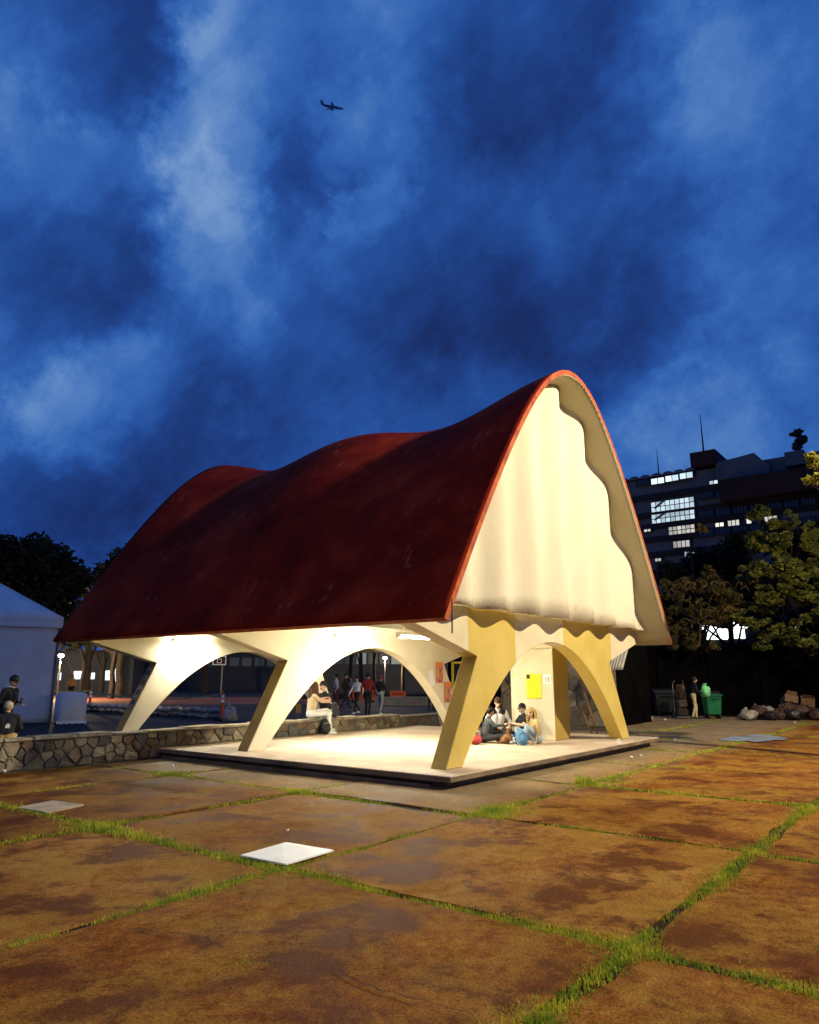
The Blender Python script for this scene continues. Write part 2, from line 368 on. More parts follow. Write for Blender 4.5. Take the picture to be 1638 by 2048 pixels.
# grass in the joints: nobody could count it
def joint_grass():
    vs = []; fs = []; rnd = np.random.default_rng(5)
    def clump(x, y, n, spread, hmax, wide=1.0):
        for _ in range(n):
            px = x+rnd.normal(0, spread); py = y+rnd.normal(0, spread); h = hmax*rnd.uniform(.35, 1.0); a = rnd.uniform(0, 6.283); w = rnd.uniform(.0025, .0055)*wide
            lean = rnd.uniform(.1, .8)*h; b = rnd.uniform(0, 6.283)
            cx, cy = math.cos(a)*w, math.sin(a)*w; lx, ly = math.cos(b)*lean, math.sin(b)*lean
            o = len(vs)
            vs.extend([(px-cx, py-cy, -.026), (px+cx, py+cy, -.026), (px+lx*.4+cx*.8, py+ly*.4+cy*.8, h*.6-.016), (px+lx*.4-cx*.8, py+ly*.4-cy*.8, h*.6-.016), (px+lx, py+ly, h-.016)])
            fs.append((o, o+1, o+2, o+3)); fs.append((o+3, o+2, o+4))
    def run(fixed, along_x, a0, a1):
        a = a0
        while a < a1:
            x, y = (a, fixed) if along_x else (fixed, a)
            p = Vector((x, y, 0)); dist = (p-CAM).length
            if seen(p, 60):
                k = mnoise.noise(Vector((x*.9+fixed*3.3, y*.9, 1.7)))+.35*mnoise.noise(Vector((x*3.1, y*3.1, 9)))
                gxd = abs(((x-GX0)/GXP+.5) % 1-.5)*GXP; gyd = abs(((y-GY0)/GYP+.5) % 1-.5)*GYP
                cross = gyd if not along_x else gxd
                k += .55*max(0, 1-cross/.55)+.15
                if fixed_bias: k += fixed_bias
                if k > -.16:
                    lvl = min(1.3, max(.2, k+.25)); dens = 40 if dist < 7 else (28 if dist < 12 else 18)
                    sc = 1 if dist < 9 else (1.3 if dist < 14 else 1.8)
                    clump(x, y, int(dens*lvl)+2, .030+.048*lvl, (.018+.028*lvl)*min(sc, 1.25), sc)
            a += .028 if dist < 8 else (.05 if dist < 14 else .09)
    for j in range(-4, 4):
        y = GY0+j*GYP
        fixed_bias = {1: .08, 0: .25, -1: .15}.get(j, -.02)
        run(y, True, -11, 22)
    for i in range(-1, 7):
        x = GX0+i*GXP
        fixed_bias = {0: .16, 1: .12, -1: .1}.get(i, -.05)
        run(x, False, -16, 7.1)
    # a mossy strip further right and single tufts
    for (u, v, n, sp, h) in ((1165, 1568, 260, .07, .17), (1205, 1572, 200, .12, .07), (1240, 1566, 160, .12, .06), (490, 1927, 110, .07, .04), (1000, 1622, 500, .16, .11), (985, 1632, 400, .12, .09), (1460, 1512, 300, .5, .05), (1560, 1516, 300, .5, .05), (1300, 1560, 120, .3, .05), (330, 1549, 260, .14, .08), (175, 1655, 260, .14, .08)):
        p = G(u, v); clump(p.x, p.y, n, sp, h)
    me = bpy.data.meshes.new('grass'); me.from_pydata(vs, [], fs); me.update(); return me
fixed_bias = 0
m_grass = mat('joint_grass', (.52, .50, .040), .7, col2=(.16, .27, .018), scale=3.5, trans=.3, contrast=(.35, .65))
tag(link('grass', joint_grass(), m_grass), 'short green grass growing in the joints between the paving slabs', 'grass', kind='stuff')
# plaza beyond the low wall, running track, steps
m_asphalt = mat('dark_asphalt', (.036, .031, .026), .8, col2=(.020, .018, .015), scale=.35, bump=.4, bscale=20)
pz = MB(); pz.add([(-60, 7.7, -.004), (60, 7.7, -.004), (60, 120, -.004), (-60, 120, -.004)], [(0, 1, 2, 3)]); tag(pz.build('plaza', m_asphalt), kind='structure')
m_track = mat('red_track', (.30, .085, .045), .85, .4, .3)
def strip(name, depth0, depth1, u0, u1, z, m):
    a = [CAM+FWD*d+RIGHT*((u-CX)/FPX*d*1.02) for d, u in ((depth0, u0), (depth0, u1), (depth1, u1), (depth1, u0))]
    mb = MB(); mb.add([(p.x, p.y, z) for p in a], [(0, 1, 2, 3)]); return tag(mb.build(name, m), kind='structure')
strip('running_track', 46, 62, -400, 640, .006, m_track)
m_sheen = mat('painted_sheen', (.34, .41, .50), .35, col2=(.10, .095, .085), scale=1.1, spec=.6)  # pale blue colour paints a sky reflection on the wet paving
def sheen_patch(u, v, ru, rv):
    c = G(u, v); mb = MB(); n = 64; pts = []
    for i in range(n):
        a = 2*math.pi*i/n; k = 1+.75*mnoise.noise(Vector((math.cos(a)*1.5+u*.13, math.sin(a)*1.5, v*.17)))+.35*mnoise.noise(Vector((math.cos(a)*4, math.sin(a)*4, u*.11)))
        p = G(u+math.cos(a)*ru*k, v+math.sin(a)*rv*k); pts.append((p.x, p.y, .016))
    mb.add(pts, [tuple(range(n))]); return tag(mb.build('wet_sheen', m_sheen), kind='structure')
sheen_patch(1505, 1477, 58, 6.5)
#@@PAVILION
# ------------------------------------------------------------------ pavilion
XC = 4.38; HP = .20
m_cream = mat('cream_paint', (.78, .71, .53), .75, col2=(.66, .585, .42), scale=1.1, bump=.15, bscale=30)
def gable_paint():
    m = bpy.data.materials.new('gable_cream'); m.use_nodes = True; t = m.node_tree; L = t.links.new; b = t.nodes['Principled BSDF']
    tc = N(t, 'ShaderNodeTexCoord'); O = tc.outputs['Object']; sp = N(t, 'ShaderNodeSeparateXYZ'); L(O, sp.inputs[0])
    def noi(sc, det, st=(1, 1, 1), off=(0, 0, 0)):
        n = N(t, 'ShaderNodeTexNoise'); n.inputs['Scale'].default_value = sc; n.inputs['Detail'].default_value = det; n.inputs['Roughness'].default_value = .65
        L(vmth(t, 'MULTIPLY', vmth(t, 'ADD', O, off), st), n.inputs[0]); return n.outputs['Fac']
    c = ramp(t, [(.3, (.66, .60, .43)), (.7, (.76, .70, .53))]); L(noi(.9, 7, (1, 1, .35)), c.inputs[0])
    # grime along the bottom edge, and thin run marks
    low = N(t, 'ShaderNodeMapRange'); L(sp.outputs[2], low.inputs[0]); low.inputs[1].default_value = 2.8; low.inputs[2].default_value = 3.5; low.inputs[3].default_value = .16; low.inputs[4].default_value = -.02
    g = ramp(t, [(.66, 0), (.78, .6)]); L(mth(t, 'ADD', noi(3.2, 9, (1, 1, .8), (2, 0, 1)), low.outputs[0]), g.inputs[0])
    m1 = N(t, 'ShaderNodeMix'); m1.data_type = 'RGBA'; L(g.outputs[0], m1.inputs[0]); L(c.outputs[0], m1.inputs[6]); m1.inputs[7].default_value = (.40, .31, .16, 1)
    r = ramp(t, [(.66, 0), (.74, .5)]); L(noi(7, 6, (1.6, 1, .12), (5, 0, 3)), r.inputs[0])
    m2 = N(t, 'ShaderNodeMix'); m2.data_type = 'RGBA'; L(r.outputs[0], m2.inputs[0]); L(m1.outputs[2], m2.inputs[6]); m2.inputs[7].default_value = (.50, .42, .25, 1)
    L(m2.outputs[2], b.inputs['Base Color']); b.inputs['Roughness'].default_value = .85; b.inputs['Specular IOR Level'].default_value = .15
    bp = N(t, 'ShaderNodeBump'); bp.inputs['Strength'].default_value = .3; bp.inputs['Distance'].default_value = .02; L(noi(14, 6), bp.inputs['Height']); L(bp.outputs[0], b.inputs['Normal'])
    return m
m_gable = gable_paint()
def striped():
    m = bpy.data.materials.new('striped_frame_paint'); m.use_nodes = True; t = m.node_tree; L = t.links.new; b = t.nodes['Principled BSDF']
    tc = N(t, 'ShaderNodeTexCoord'); s = N(t, 'ShaderNodeSeparateXYZ'); L(tc.outputs['Object'], s.inputs[0]); x, z = s.outputs[0], s.outputs[2]
    def band(a, c): return mth(t, 'MULTIPLY', mth(t, 'GREATER_THAN', x, a), mth(t, 'LESS_THAN', x, c))
    fac = mth(t, 'ADD', band(1.13, 2.80), band(4.90, 7.50))
    fac = mth(t, 'ADD', fac, mth(t, 'MULTIPLY', mth(t, 'LESS_THAN', z, 2.0), mth(t, 'ADD', mth(t, 'LESS_THAN', x, 1.5), mth(t, 'GREATER_THAN', x, 7.2))), True)
    n = N(t, 'ShaderNodeTexNoise'); n.inputs['Scale'].default_value = 1.6; n.inputs['Detail'].default_value = 8; L(tc.outputs['Object'], n.inputs[0])
    yr = ramp(t, [(.3, (.53, .385, .075)), (.7, (.63, .475, .12))]); cr = ramp(t, [(.3, (.60, .52, .33)), (.7, (.74, .65, .44))]); L(n.outputs[0], yr.inputs[0]); L(n.outputs[0], cr.inputs[0])
    mx = N(t, 'ShaderNodeMix'); mx.data_type = 'RGBA'; L(fac, mx.inputs[0]); L(cr.outputs[0], mx.inputs[6]); L(yr.outputs[0], mx.inputs[7])
    # scuffs
    n2 = N(t, 'ShaderNodeTexNoise'); n2.inputs['Scale'].default_value = 7; n2.inputs['Detail'].default_value = 8; L(tc.outputs['Object'], n2.inputs[0])
    sr = ramp(t, [(.66, 0), (.74, .6)]); L(n2.outputs[0], sr.inputs[0])
    m2 = N(t, 'ShaderNodeMix'); m2.data_type = 'RGBA'; L(sr.outputs[0], m2.inputs[0]); L(mx.outputs[2], m2.inputs[6]); m2.inputs[7].default_value = (.42, .36, .22, 1)
    L(m2.outputs[2], b.inputs['Base Color']); b.inputs['Roughness'].default_value = .7
    return m
m_stripe = striped()
def roof_red():
    m = bpy.data.materials.new('weathered_red_roof'); m.use_nodes = True; t = m.node_tree; L = t.links.new; b = t.nodes['Principled BSDF']
    tc = N(t, 'ShaderNodeTexCoord'); O = tc.outputs['Object']
    def noi(sc, det, st=(1, 1, 1), off=(0, 0, 0)):
        n = N(t, 'ShaderNodeTexNoise'); n.inputs['Scale'].default_value = sc; n.inputs['Detail'].default_value = det; n.inputs['Roughness'].default_value = .62
        L(vmth(t, 'MULTIPLY', vmth(t, 'ADD', O, off), st), n.inputs[0]); return n.outputs['Fac']
    a = noi(.7, 8); c = ramp(t, [(.3, (.10, .006, .002)), (.5, (.20, .014, .004)), (.7, (.34, .036, .010))]); L(a, c.inputs[0])
    s = noi(4.6, 9, (.8, 1.5, .55), (3, 1, 2)); s2 = noi(.9, 4, (1, 1, 1), (9, 1, 4))
    sr = ramp(t, [(.645, 0), (.76, .7)]); L(mth(t, 'ADD', mth(t, 'MULTIPLY', s, .66), mth(t, 'MULTIPLY', s2, .46)), sr.inputs[0])
    mx = N(t, 'ShaderNodeMix'); mx.data_type = 'RGBA'; L(sr.outputs[0], mx.inputs[0]); L(c.outputs[0], mx.inputs[6]); mx.inputs[7].default_value = (.36, .10, .06, 1)
    L(mx.outputs[2], b.inputs['Base Color']); b.inputs['Roughness'].default_value = .75; b.inputs['Specular IOR Level'].default_value = .04
    bp = N(t, 'ShaderNodeBump'); bp.inputs['Strength'].default_value = .35; bp.inputs['Distance'].default_value = .02; L(noi(6, 6), bp.inputs['Height']); L(bp.outputs[0], b.inputs['Normal'])
    return m
m_red = roof_red()
m_rim = mat('roof_edge_orange', (.52, .12, .025), .7, col2=(.24, .035, .012), scale=5, bump=.4, bscale=14)
m_soffit = mat('roof_underside', (.52, .47, .31), .85, col2=(.44, .40, .26), scale=.8, bump=.2, bscale=20)
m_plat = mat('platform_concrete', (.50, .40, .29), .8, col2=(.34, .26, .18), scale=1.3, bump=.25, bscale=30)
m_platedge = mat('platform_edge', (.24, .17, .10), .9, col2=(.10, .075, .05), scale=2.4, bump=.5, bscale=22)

pav = empty('pavilion', (0, 0, 0), 0, 'open pavilion with wavy red shell roof on three arched cream frames', 'pavilion')
# plinth
PX1 = 8.95
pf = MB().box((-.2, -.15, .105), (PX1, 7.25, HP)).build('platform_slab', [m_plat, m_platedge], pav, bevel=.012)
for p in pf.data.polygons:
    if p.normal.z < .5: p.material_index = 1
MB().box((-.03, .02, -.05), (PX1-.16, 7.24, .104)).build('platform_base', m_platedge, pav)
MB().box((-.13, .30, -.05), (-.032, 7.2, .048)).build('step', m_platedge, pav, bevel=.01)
# roof shell
RC = 4.33; YF, YR = -.5, 10.95; WE = 5.15; ZE = 2.50
def ridge(y):
    q = (y-5.42)/5.92
    return 7.63+.225*math.cos(2*math.pi*(y-YF)/5.92)+.27*q*q
def hyp(w): return math.sqrt(3.53*w*w+30.9)-5.56
HE = hyp(WE)
def roof_z(x, y):
    w = abs(x-RC); g = 1-hyp(w)/HE
    return ZE+(ridge(y)-ZE)*g
def roof_mesh():
    nu, nv, T = 72, 96, .105
    P = np.zeros((nv+1, nu+1, 3))
    for j in range(nv+1):
        y = YF+(YR-YF)*j/nv
        for i in range(nu+1):
            s = -1+2*i/nu; w = WE*math.copysign(abs(s)**1.08, s)
            P[j, i] = (RC+w, y, roof_z(RC+w, y))
    du = np.gradient(P, axis=1); dv = np.gradient(P, axis=0); nrm = np.cross(du, dv); nrm /= np.linalg.norm(nrm, axis=2)[..., None]
    nrm *= np.sign(nrm[..., 2:3]+1e-9); nin = nrm.copy(); nin[..., 1] *= .0
    Q = P-nin*T
    Q[:, 0, 2] = P[:, 0, 2]-.045; Q[:, -1, 2] = P[:, -1, 2]-.045
    W = nu+1; n = W*(nv+1); vs = np.concatenate([P.reshape(-1, 3), Q.reshape(-1, 3)]).tolist(); fs = []; ms = []
    for j in range(nv):
        for i in range(nu):
            a = j*W+i; fs.append((a, a+1, a+W+1, a+W)); ms.append(0); fs.append((n+a, n+a+W, n+a+W+1, n+a+1)); ms.append(1)
    for j, flip in ((0, 0), (nv, 1)):
        for i in range(nu):
            a = j*W+i; f = (a, n+a, n+a+1, a+1); fs.append(f[::-1] if flip else f); ms.append(2)
    for i, flip in ((0, 1), (nu, 0)):
        for j in range(nv):
            a = j*W+i; f = (a, n+a, n+a+W, a+W); fs.append(f[::-1] if flip else f); ms.append(2)
    me = bpy.data.meshes.new('roof_shell'); me.from_pydata(vs, [], fs); me.polygons.foreach_set('material_index', ms)
    me.polygons.foreach_set('use_smooth', [m != 2 for m in ms]); me.update(); return me
rf = link('roof_shell', roof_mesh(), [m_red, m_soffit, m_rim], pav)
rf['label'] = 'wavy dark red shell roof with an orange edge'
MB().cyl((-.62, -.50, 2.28), (-.62, -.50, 2.80), .012, .012, 6).build('drain_rod', mat('black_iron', (.02, .02, .02), .6), pav)
# corrugated gable walls
def gable(ymid, sgn, name):
    nx, nz = 190, 12; T = .07; zb = 2.82; vs = []; W = nx+1
    half = 4.93; cols = []
    for side in (0, 1):
        for i in range(nx+1):
            x = RC-half+2*half*i/nx
            y = ymid-sgn*.115*math.cos(2*math.pi*(x-1.15)/1.262+math.pi)
            yy = y+(sgn*T if side else 0)
            zt = roof_z(x, yy)-.11
            z0 = zb+(.014*mnoise.noise(Vector((x*2.1, 0, 3))))
            for k in range(nz+1): vs.append((x, yy, z0+(max(zt, z0+.001)-z0)*k/nz))
    fs = []; H = nz+1; n = W*H
    for i in range(nx):
        for k in range(nz):
            a = i*H+k; fs.append((a, a+H, a+H+1, a+1)); fs.append((n+a, n+a+1, n+a+H+1, n+a+H))
        a = i*H; fs.append((a, n+a, n+a+H, a+H))
    me = bpy.data.meshes.new(name); me.from_pydata(vs, [], fs); me.update()
    o = link(name, me, m_gable, pav, smooth=False)
    bm = bmesh.new(); bm.from_mesh(me); bmesh.ops.recalc_face_normals(bm, faces=bm.faces); bm.to_mesh(me); bm.free()
    me.polygons.foreach_set('use_smooth', [abs(p.normal.z) < .8 for p in me.polygons]); return o
gable(.06, 1, 'gable_wall')['label'] = 'cream corrugated gable wall facing the square'
gable(10.75, -1, 'gable_wall')
# weather stains: dirty drips along the lower edge of the lit gable
m_stain = mat('damp_stain', (.46, .38, .22), .9, col2=(.62, .53, .33), scale=9)
# arched frames
def frame(y0, name, m, zb=HP, edge=None):
    th = .32; L = [(.42, zb), (1.42, 2.0), (-.62, 2.53), (-.62, 2.60), (-.28, 2.86), (XC, 2.86)]
    arch = []
    for k in range(25):
        x = .90+(XC-.90)*k/24; arch.append((x, HP+2.15*(1-((XC-x)/(XC-.90))**2)))
    if zb < HP: arch = [(.90-.02*10*(HP-zb), zb)]+arch
    poly = L[:]
    poly += [(2*XC-x, z) for x, z in reversed(L[:-1])]
    poly += [(2*XC-x, z) for x, z in arch] + [(x, z) for x, z in reversed(arch[:-1])]
    # faces as a strip-friendly ngon
    mb = MB(); mb.prism(poly, (0, y0, 0), Vector((1, 0, 0)), Vector((0, 0, 1)), Vector((0, 1, 0)), th)
    me = mb.mesh(name); bm = bmesh.new(); bm.from_mesh(me); bmesh.ops.remove_doubles(bm, verts=bm.verts, dist=1e-5)
    bmesh.ops.recalc_face_normals(bm, faces=bm.faces)
    bmesh.ops.bevel(bm, geom=[e for e in bm.edges if len(e.link_faces) == 2 and e.calc_face_angle(0) > .6], offset=.012, segments=1, affect='EDGES')
    bmesh.ops.triangulate(bm, faces=[f for f in bm.faces if len(f.verts) > 4])
    bm.to_mesh(me); bm.free()
    if edge is None: return link(name, me, m, pav)
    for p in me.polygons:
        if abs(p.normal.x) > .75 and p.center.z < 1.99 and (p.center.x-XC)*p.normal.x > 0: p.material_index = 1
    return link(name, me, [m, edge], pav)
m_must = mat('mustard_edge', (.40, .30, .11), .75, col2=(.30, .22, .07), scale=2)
frame(.35, 'arch_frame', m_stripe)['label'] = 'front arched frame painted in yellow and cream bands'
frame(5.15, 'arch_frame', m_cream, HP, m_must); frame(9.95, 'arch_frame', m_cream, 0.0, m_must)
# fluorescent fittings under the roof
m_tube = mat('tube_glow', (1, 1, .95), .4, emit=(1.0, .945, .76), estr=800)
m_tray = mat('white_tray', (.8, .8, .78), .5)
def tube_light(x0, x1, y, z, label, hang=0):
    r = empty('fluorescent_lamp', ((x0+x1)/2, y, z), 0, label, 'lamp', 'fluorescent lamps under the pavilion roof'); h = (x1-x0)/2
    MB().box((-h-.04, -.06, .032), (h+.04, .06, .085)).build('tray', m_tray, r, bevel=.008)
    for s in (-1, 1): MB().cyl((-h, s*.032, 0), (h, s*.032, 0), .019, n=8).build('tube', m_tube, r)
    for s in (-1, 1): MB().box((s*h-.02, -.055, -.02), (s*h+.02, .055, .031)).build('end_cap', m_tray, r)
    if hang:
        for s in (-1, 1): MB().cyl((s*h*.7, 0, .085), (s*h*.7, 0, roof_z((x0+x1)/2+s*h*.7, y)-z-.1), .006, .006, 5).build('hanger', m_tray, r)
    return r
tube_light(2.75, 4.0, 5.02, 2.555, 'glowing tube lamp above the left half of the middle arch')
tube_light(2.55, 3.75, 3.0, 2.485, 'glowing tube lamp hung between the front and middle frames', 1)
tube_light(1.75, 2.95, 9.80, 2.555, 'glowing tube lamp above the left half of the rear arch')
tube_light(5.75, 6.95, 9.80, 2.60, 'glowing tube lamp above the right half of the rear arch')
# service kiosk standing under the roof
m_kiosk = mat('kiosk_cream', (.74, .67, .47), .8, col2=(.62, .54, .35), scale=1.4, bump=.15, bscale=25)
m_kioskshade = mat('kiosk_shade_side', (.38, .27, .06), .8, col2=(.28, .19, .04), scale=1.6)  # darker mustard paints the shade on one side of the column
ks = empty('kiosk_column', (6.41, 1.37, HP), 0, 'square cream service column under the front of the roof', 'column')
MB().box((0, 0, .001), (.78, 1.16, 2.12)).build('shaft', [m_kiosk, m_kioskshade], ks, bevel=.012)
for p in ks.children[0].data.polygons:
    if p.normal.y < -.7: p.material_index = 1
MB().box((-.012, -.012, 2.125), (.792, 1.172, 2.9)).build('upper_block', m_kiosk, ks, bevel=.012)
MB().prism([(0, 0), (.46, 0), (.46, .72), (.10, .72)], (.79, .30, .001), Vector((1, 0, 0)), Vector((0, 0, 1)), Vector((0, 1, 0)), .30).build('buttress', mat('kiosk_yellow', (.60, .44, .10), .75), ks)
def paper(name, c, ex, ey, w, h, m, label, cat='poster', marks=(), rot=0.0):
    n = ex.cross(ey).normalized(); r = empty(name, c, 0, label, cat); c0 = Vector((0, 0, 0))
    if rot: ex, ey = ex*math.cos(rot)+ey*math.sin(rot), ey*math.cos(rot)-ex*math.sin(rot)
    mb = MB(); mb.prism([(-w/2, -h/2), (w/2, -h/2), (w/2, h/2), (-w/2, h/2)], c0, ex, ey, n, .003); mb.build('sheet', m, r)
    for (a, b, a1, b1, mm) in marks:
        q = MB(); q.prism([(a*w, b*h), (a1*w, b*h), (a1*w, b1*h), (a*w, b1*h)], c0+n*.0045, ex, ey, n, .001); q.build('print', mm, r)
    return r
m_yel = mat('poster_yellow', (.80, .70, .01), .6, .06, 5); m_ink = mat('ink_dark', (.03, .03, .02), .8); m_ink2 = mat('ink_olive', (.50, .42, .01), .8)
m_wht = mat('paper_white', (.82, .82, .78), .7); m_org = mat('poster_orange', (.72, .22, .06), .7, .2, 9); m_pnk = mat('poster_pink', (.62, .22, .20), .7, .45, 14)
lines = [(-.40+.115*k, -.36, -.385+.115*k+.012, .40, m_ink2) for k in range(1, 8)]
paper('poster', (6.402, 1.90, 1.435), Vector((0, -1, 0)), Vector((0, 0, 1)), .40, .58, m_yel, 'yellow poster with fine lines of print on the cream column', marks=lines+[(-.46, .30, -.22, .47, m_ink)]+[(-.48+.1*k, -.49, -.42+.1*k, -.46, m_ink) for k in range(10)])
paper('notice', (6.402, 1.53, 1.60), Vector((0, -1, 0)), Vector((0, 0, 1)), .21, .22, m_wht, 'small white notice beside the yellow poster', 'notice', marks=[(-.2, -.3, -.1, .2, mat('ink_blue', (.1, .15, .4), .8)), (.05, -.3, .25, .25, m_ink2)])
for (c, lb) in (((7.08, 5.140, 1.77), 'orange and pink poster on the middle frame, the upper one'), ((7.47, 5.140, 1.24), 'orange and pink poster on the middle frame, the lower one')):
    paper('poster', c, Vector((1, 0, 0)), Vector((0, 0, 1)), .36, .56, m_pnk, lb, marks=[(-.5, .28, .5, .5, m_org), (-.5, -.5, -.42, .28, m_org), (.42, -.5, .5, .28, m_org), (-.3, -.2, -.12, .12, m_ink2), (.05, -.05, .15, .15, m_ink), (-.2, -.42, .2, -.38, m_ink)])
paper('torn_paper', (6.72, 5.140, 1.62), Vector((1, 0, 0)), Vector((0, 0, 1)), .22, .42, m_wht, 'torn white paper peeling off the middle frame', 'paper', rot=.25)
paper('small_sign', onY(597, 1417, 12.0), Vector((1, 0, 0)), Vector((0, 0, 1)), .24, .30, mat('sign_ochre', (.55, .40, .06), .7), 'small ochre card behind the stone wall', 'sign')
MB().cyl((0, .02, -.15), (0, .02, -.15-onY(597, 1417, 12.0).z+.15), .02, .02, 6).build('stake', m_pole, [o for o in COL.objects if o.name == 'small_sign'][0])
# pasted papers on the slanting edge of the rear frame
d = (Vector((1.42, 0, 2.0))-Vector((.42, 0, 0))).normalized()
for k, (t, hh) in enumerate(((.52, .2), (.64, .26), (.76, .24), (.88, .22))):
    p = Vector((.42, 10.11, 0)).lerp(Vector((1.42, 10.11, 2.0)), t)
    n = Vector((-d.z, 0, d.x)); p = p+n*.003
    paper('pasted_paper', p, Vector((0, -1, 0)), d, .22, hh, mat('old_paper%d' % (k % 2), ((.28, .26, .2), (.42, .40, .34))[k % 2], .8, .5, 14), ['greyed flyer lowest on the edge of the rear leg', 'flyer second from below on the rear leg edge', 'flyer second from the top on the rear leg edge', 'topmost flyer on the edge of the rear leg'][k], 'flyer', marks=[(-.35, -.3, .3, .3, mat('old_ink', (.09, .09, .08), .8))])
#@@WALL
# ------------------------------------------------------------------ rubble stone walls
m_mortar = mat('mortar', (.15, .12, .08), .95, .4, 8, bump=.5)
STONE_M = [mat('stone_%s' % n, c, .9, col2=[x*.55 for x in c], scale=7, bump=.8, bscale=18) for n, c in (('grey', (.18, .155, .105)), ('tan', (.23, .18, .11)), ('pale', (.30, .255, .17)), ('brown', (.15, .105, .065)), ('slate', (.11, .10, .085)))]
def clip(poly, a, b, c):               # keep a*x+b*y<=c
    out = []
    for i in range(len(poly)):
        p, q = poly[i], poly[(i+1) % len(poly)]; fp = a*p[0]+b*p[1]-c; fq = a*q[0]+b*q[1]-c
        if fp <= 0: out.append(p)
        if fp*fq < 0: t = fp/(fp-fq); out.append((p[0]+(q[0]-p[0])*t, p[1]+(q[1]-p[1])*t))
    return out
def stones(root, origin, ex, ez, w, h, cell, seed, out_n):
    rnd = random.Random(seed); seeds = []; rows = max(1, round(h/(cell*.80)))
    for r in range(rows):
        x = -rnd.uniform(0, cell)
        while x < w+cell:
            seeds.append((x+rnd.uniform(-.12, .12)*cell, (r+.5+rnd.uniform(-.42, .42))*h/rows)); x += cell*rnd.uniform(.5, 1.7)
    for k, (sx, sy) in enumerate(seeds):
        poly = [(0, 0), (w, 0), (w, h), (0, h)]
        for k2, (tx, ty) in enumerate(seeds):
            if k2 == k or abs(tx-sx) > 3*cell: continue
            a, b = tx-sx, ty-sy; poly = clip(poly, a, b, (tx*tx+ty*ty-sx*sx-sy*sy)/2)
            if len(poly) < 3: break
        if len(poly) < 3: continue
        cx = sum(p[0] for p in poly)/len(poly); cy = sum(p[1] for p in poly)/len(poly)
        area = abs(sum(poly[i][0]*poly[(i+1) % len(poly)][1]-poly[(i+1) % len(poly)][0]*poly[i][1] for i in range(len(poly))))/2
        if area < .004: continue
        pts = []
        for i in range(len(poly)):      # extra corner so that outlines are not straight
            p, q = poly[i], poly[(i+1) % len(poly)]; pts.append(p)
            if math.hypot(q[0]-p[0], q[1]-p[1]) > cell*.35: pts.append(((p[0]+q[0])/2+rnd.uniform(-.02, .02), (p[1]+q[1])/2+rnd.uniform(-.02, .02)))
        e = .009; n = len(pts); d0 = rnd.uniform(.02, .06)
        ring = lambda s, dep: [Vector(origin)+ex*(cx+(p[0]-cx)*s)+ez*(cy+(p[1]-cy)*s)+out_n*(dep*1.0) for p in pts]
        sc = 1-2*e/max(.12, math.sqrt(area))
        A = ring(sc, -.06); B = ring(sc*.985, d0*.45); C = [p+out_n*rnd.uniform(-.012, .012) for p in ring(sc*.88, d0)]
        vs = A+B+C+[Vector(origin)+ex*cx+ez*cy+out_n*(d0+rnd.uniform(0, .02))]
        fs = [(i, (i+1) % n, n+(i+1) % n, n+i) for i in range(n)]+[(n+i, n+(i+1) % n, 2*n+(i+1) % n, 2*n+i) for i in range(n)]+[(2*n+i, 2*n+(i+1) % n, 3*n) for i in range(n)]
        mb = MB(); mb.add(vs, fs); mb.build('stone', rnd.choice(STONE_M), root)
EX, EY, EZ = Vector((1, 0, 0)), Vector((0, 1, 0)), Vector((0, 0, 1))
sw = empty('stone_wall', (0, 0, 0), 0, 'low rubble stone wall running past the back of the platform', 'wall')
MB().box((-9.0, 7.33, -.05), (8.1, 7.66, .51)).build('core', m_mortar, sw)
stones(sw, (-7.6, 7.33, 0), EX, EZ, 7.6, .51, .23, 3, -EY)
stones(sw, (0.0, 7.33, HP), EX, EZ, 8.1, .31, .25, 4, -EY)
x = -9.0
rnd = random.Random(8); m_cap = mat('wall_cap', (.34, .29, .20), .9, col2=(.15, .12, .08), scale=5, bump=.7, bscale=16)
while x < 8.05:                        # cap stones
    w = min(rnd.uniform(.5, 1.0), 8.1-x); MB().box((x+.012, 7.275+rnd.uniform(-.02, .01), .512), (x+w-.012, 7.68, .572+rnd.uniform(-.02, .02))).build('cap_stone', m_cap, sw, bevel=.016); x += w
sw2 = empty('stone_wall', (0, 0, 0), 0, 'short lower stretch of stone wall right of the seated couple', 'wall')
MB().box((8.35, 7.5, -.05), (12.2, 7.8, .44)).build('core', m_mortar, sw2); stones(sw2, (8.35, 7.5, 0), EX, EZ, 3.8, .44, .42, 14, -EY)
MB().box((8.33, 7.44, .442), (12.2, 7.82, .50)).build('cap_stone', m_cap, sw2, bevel=.015)
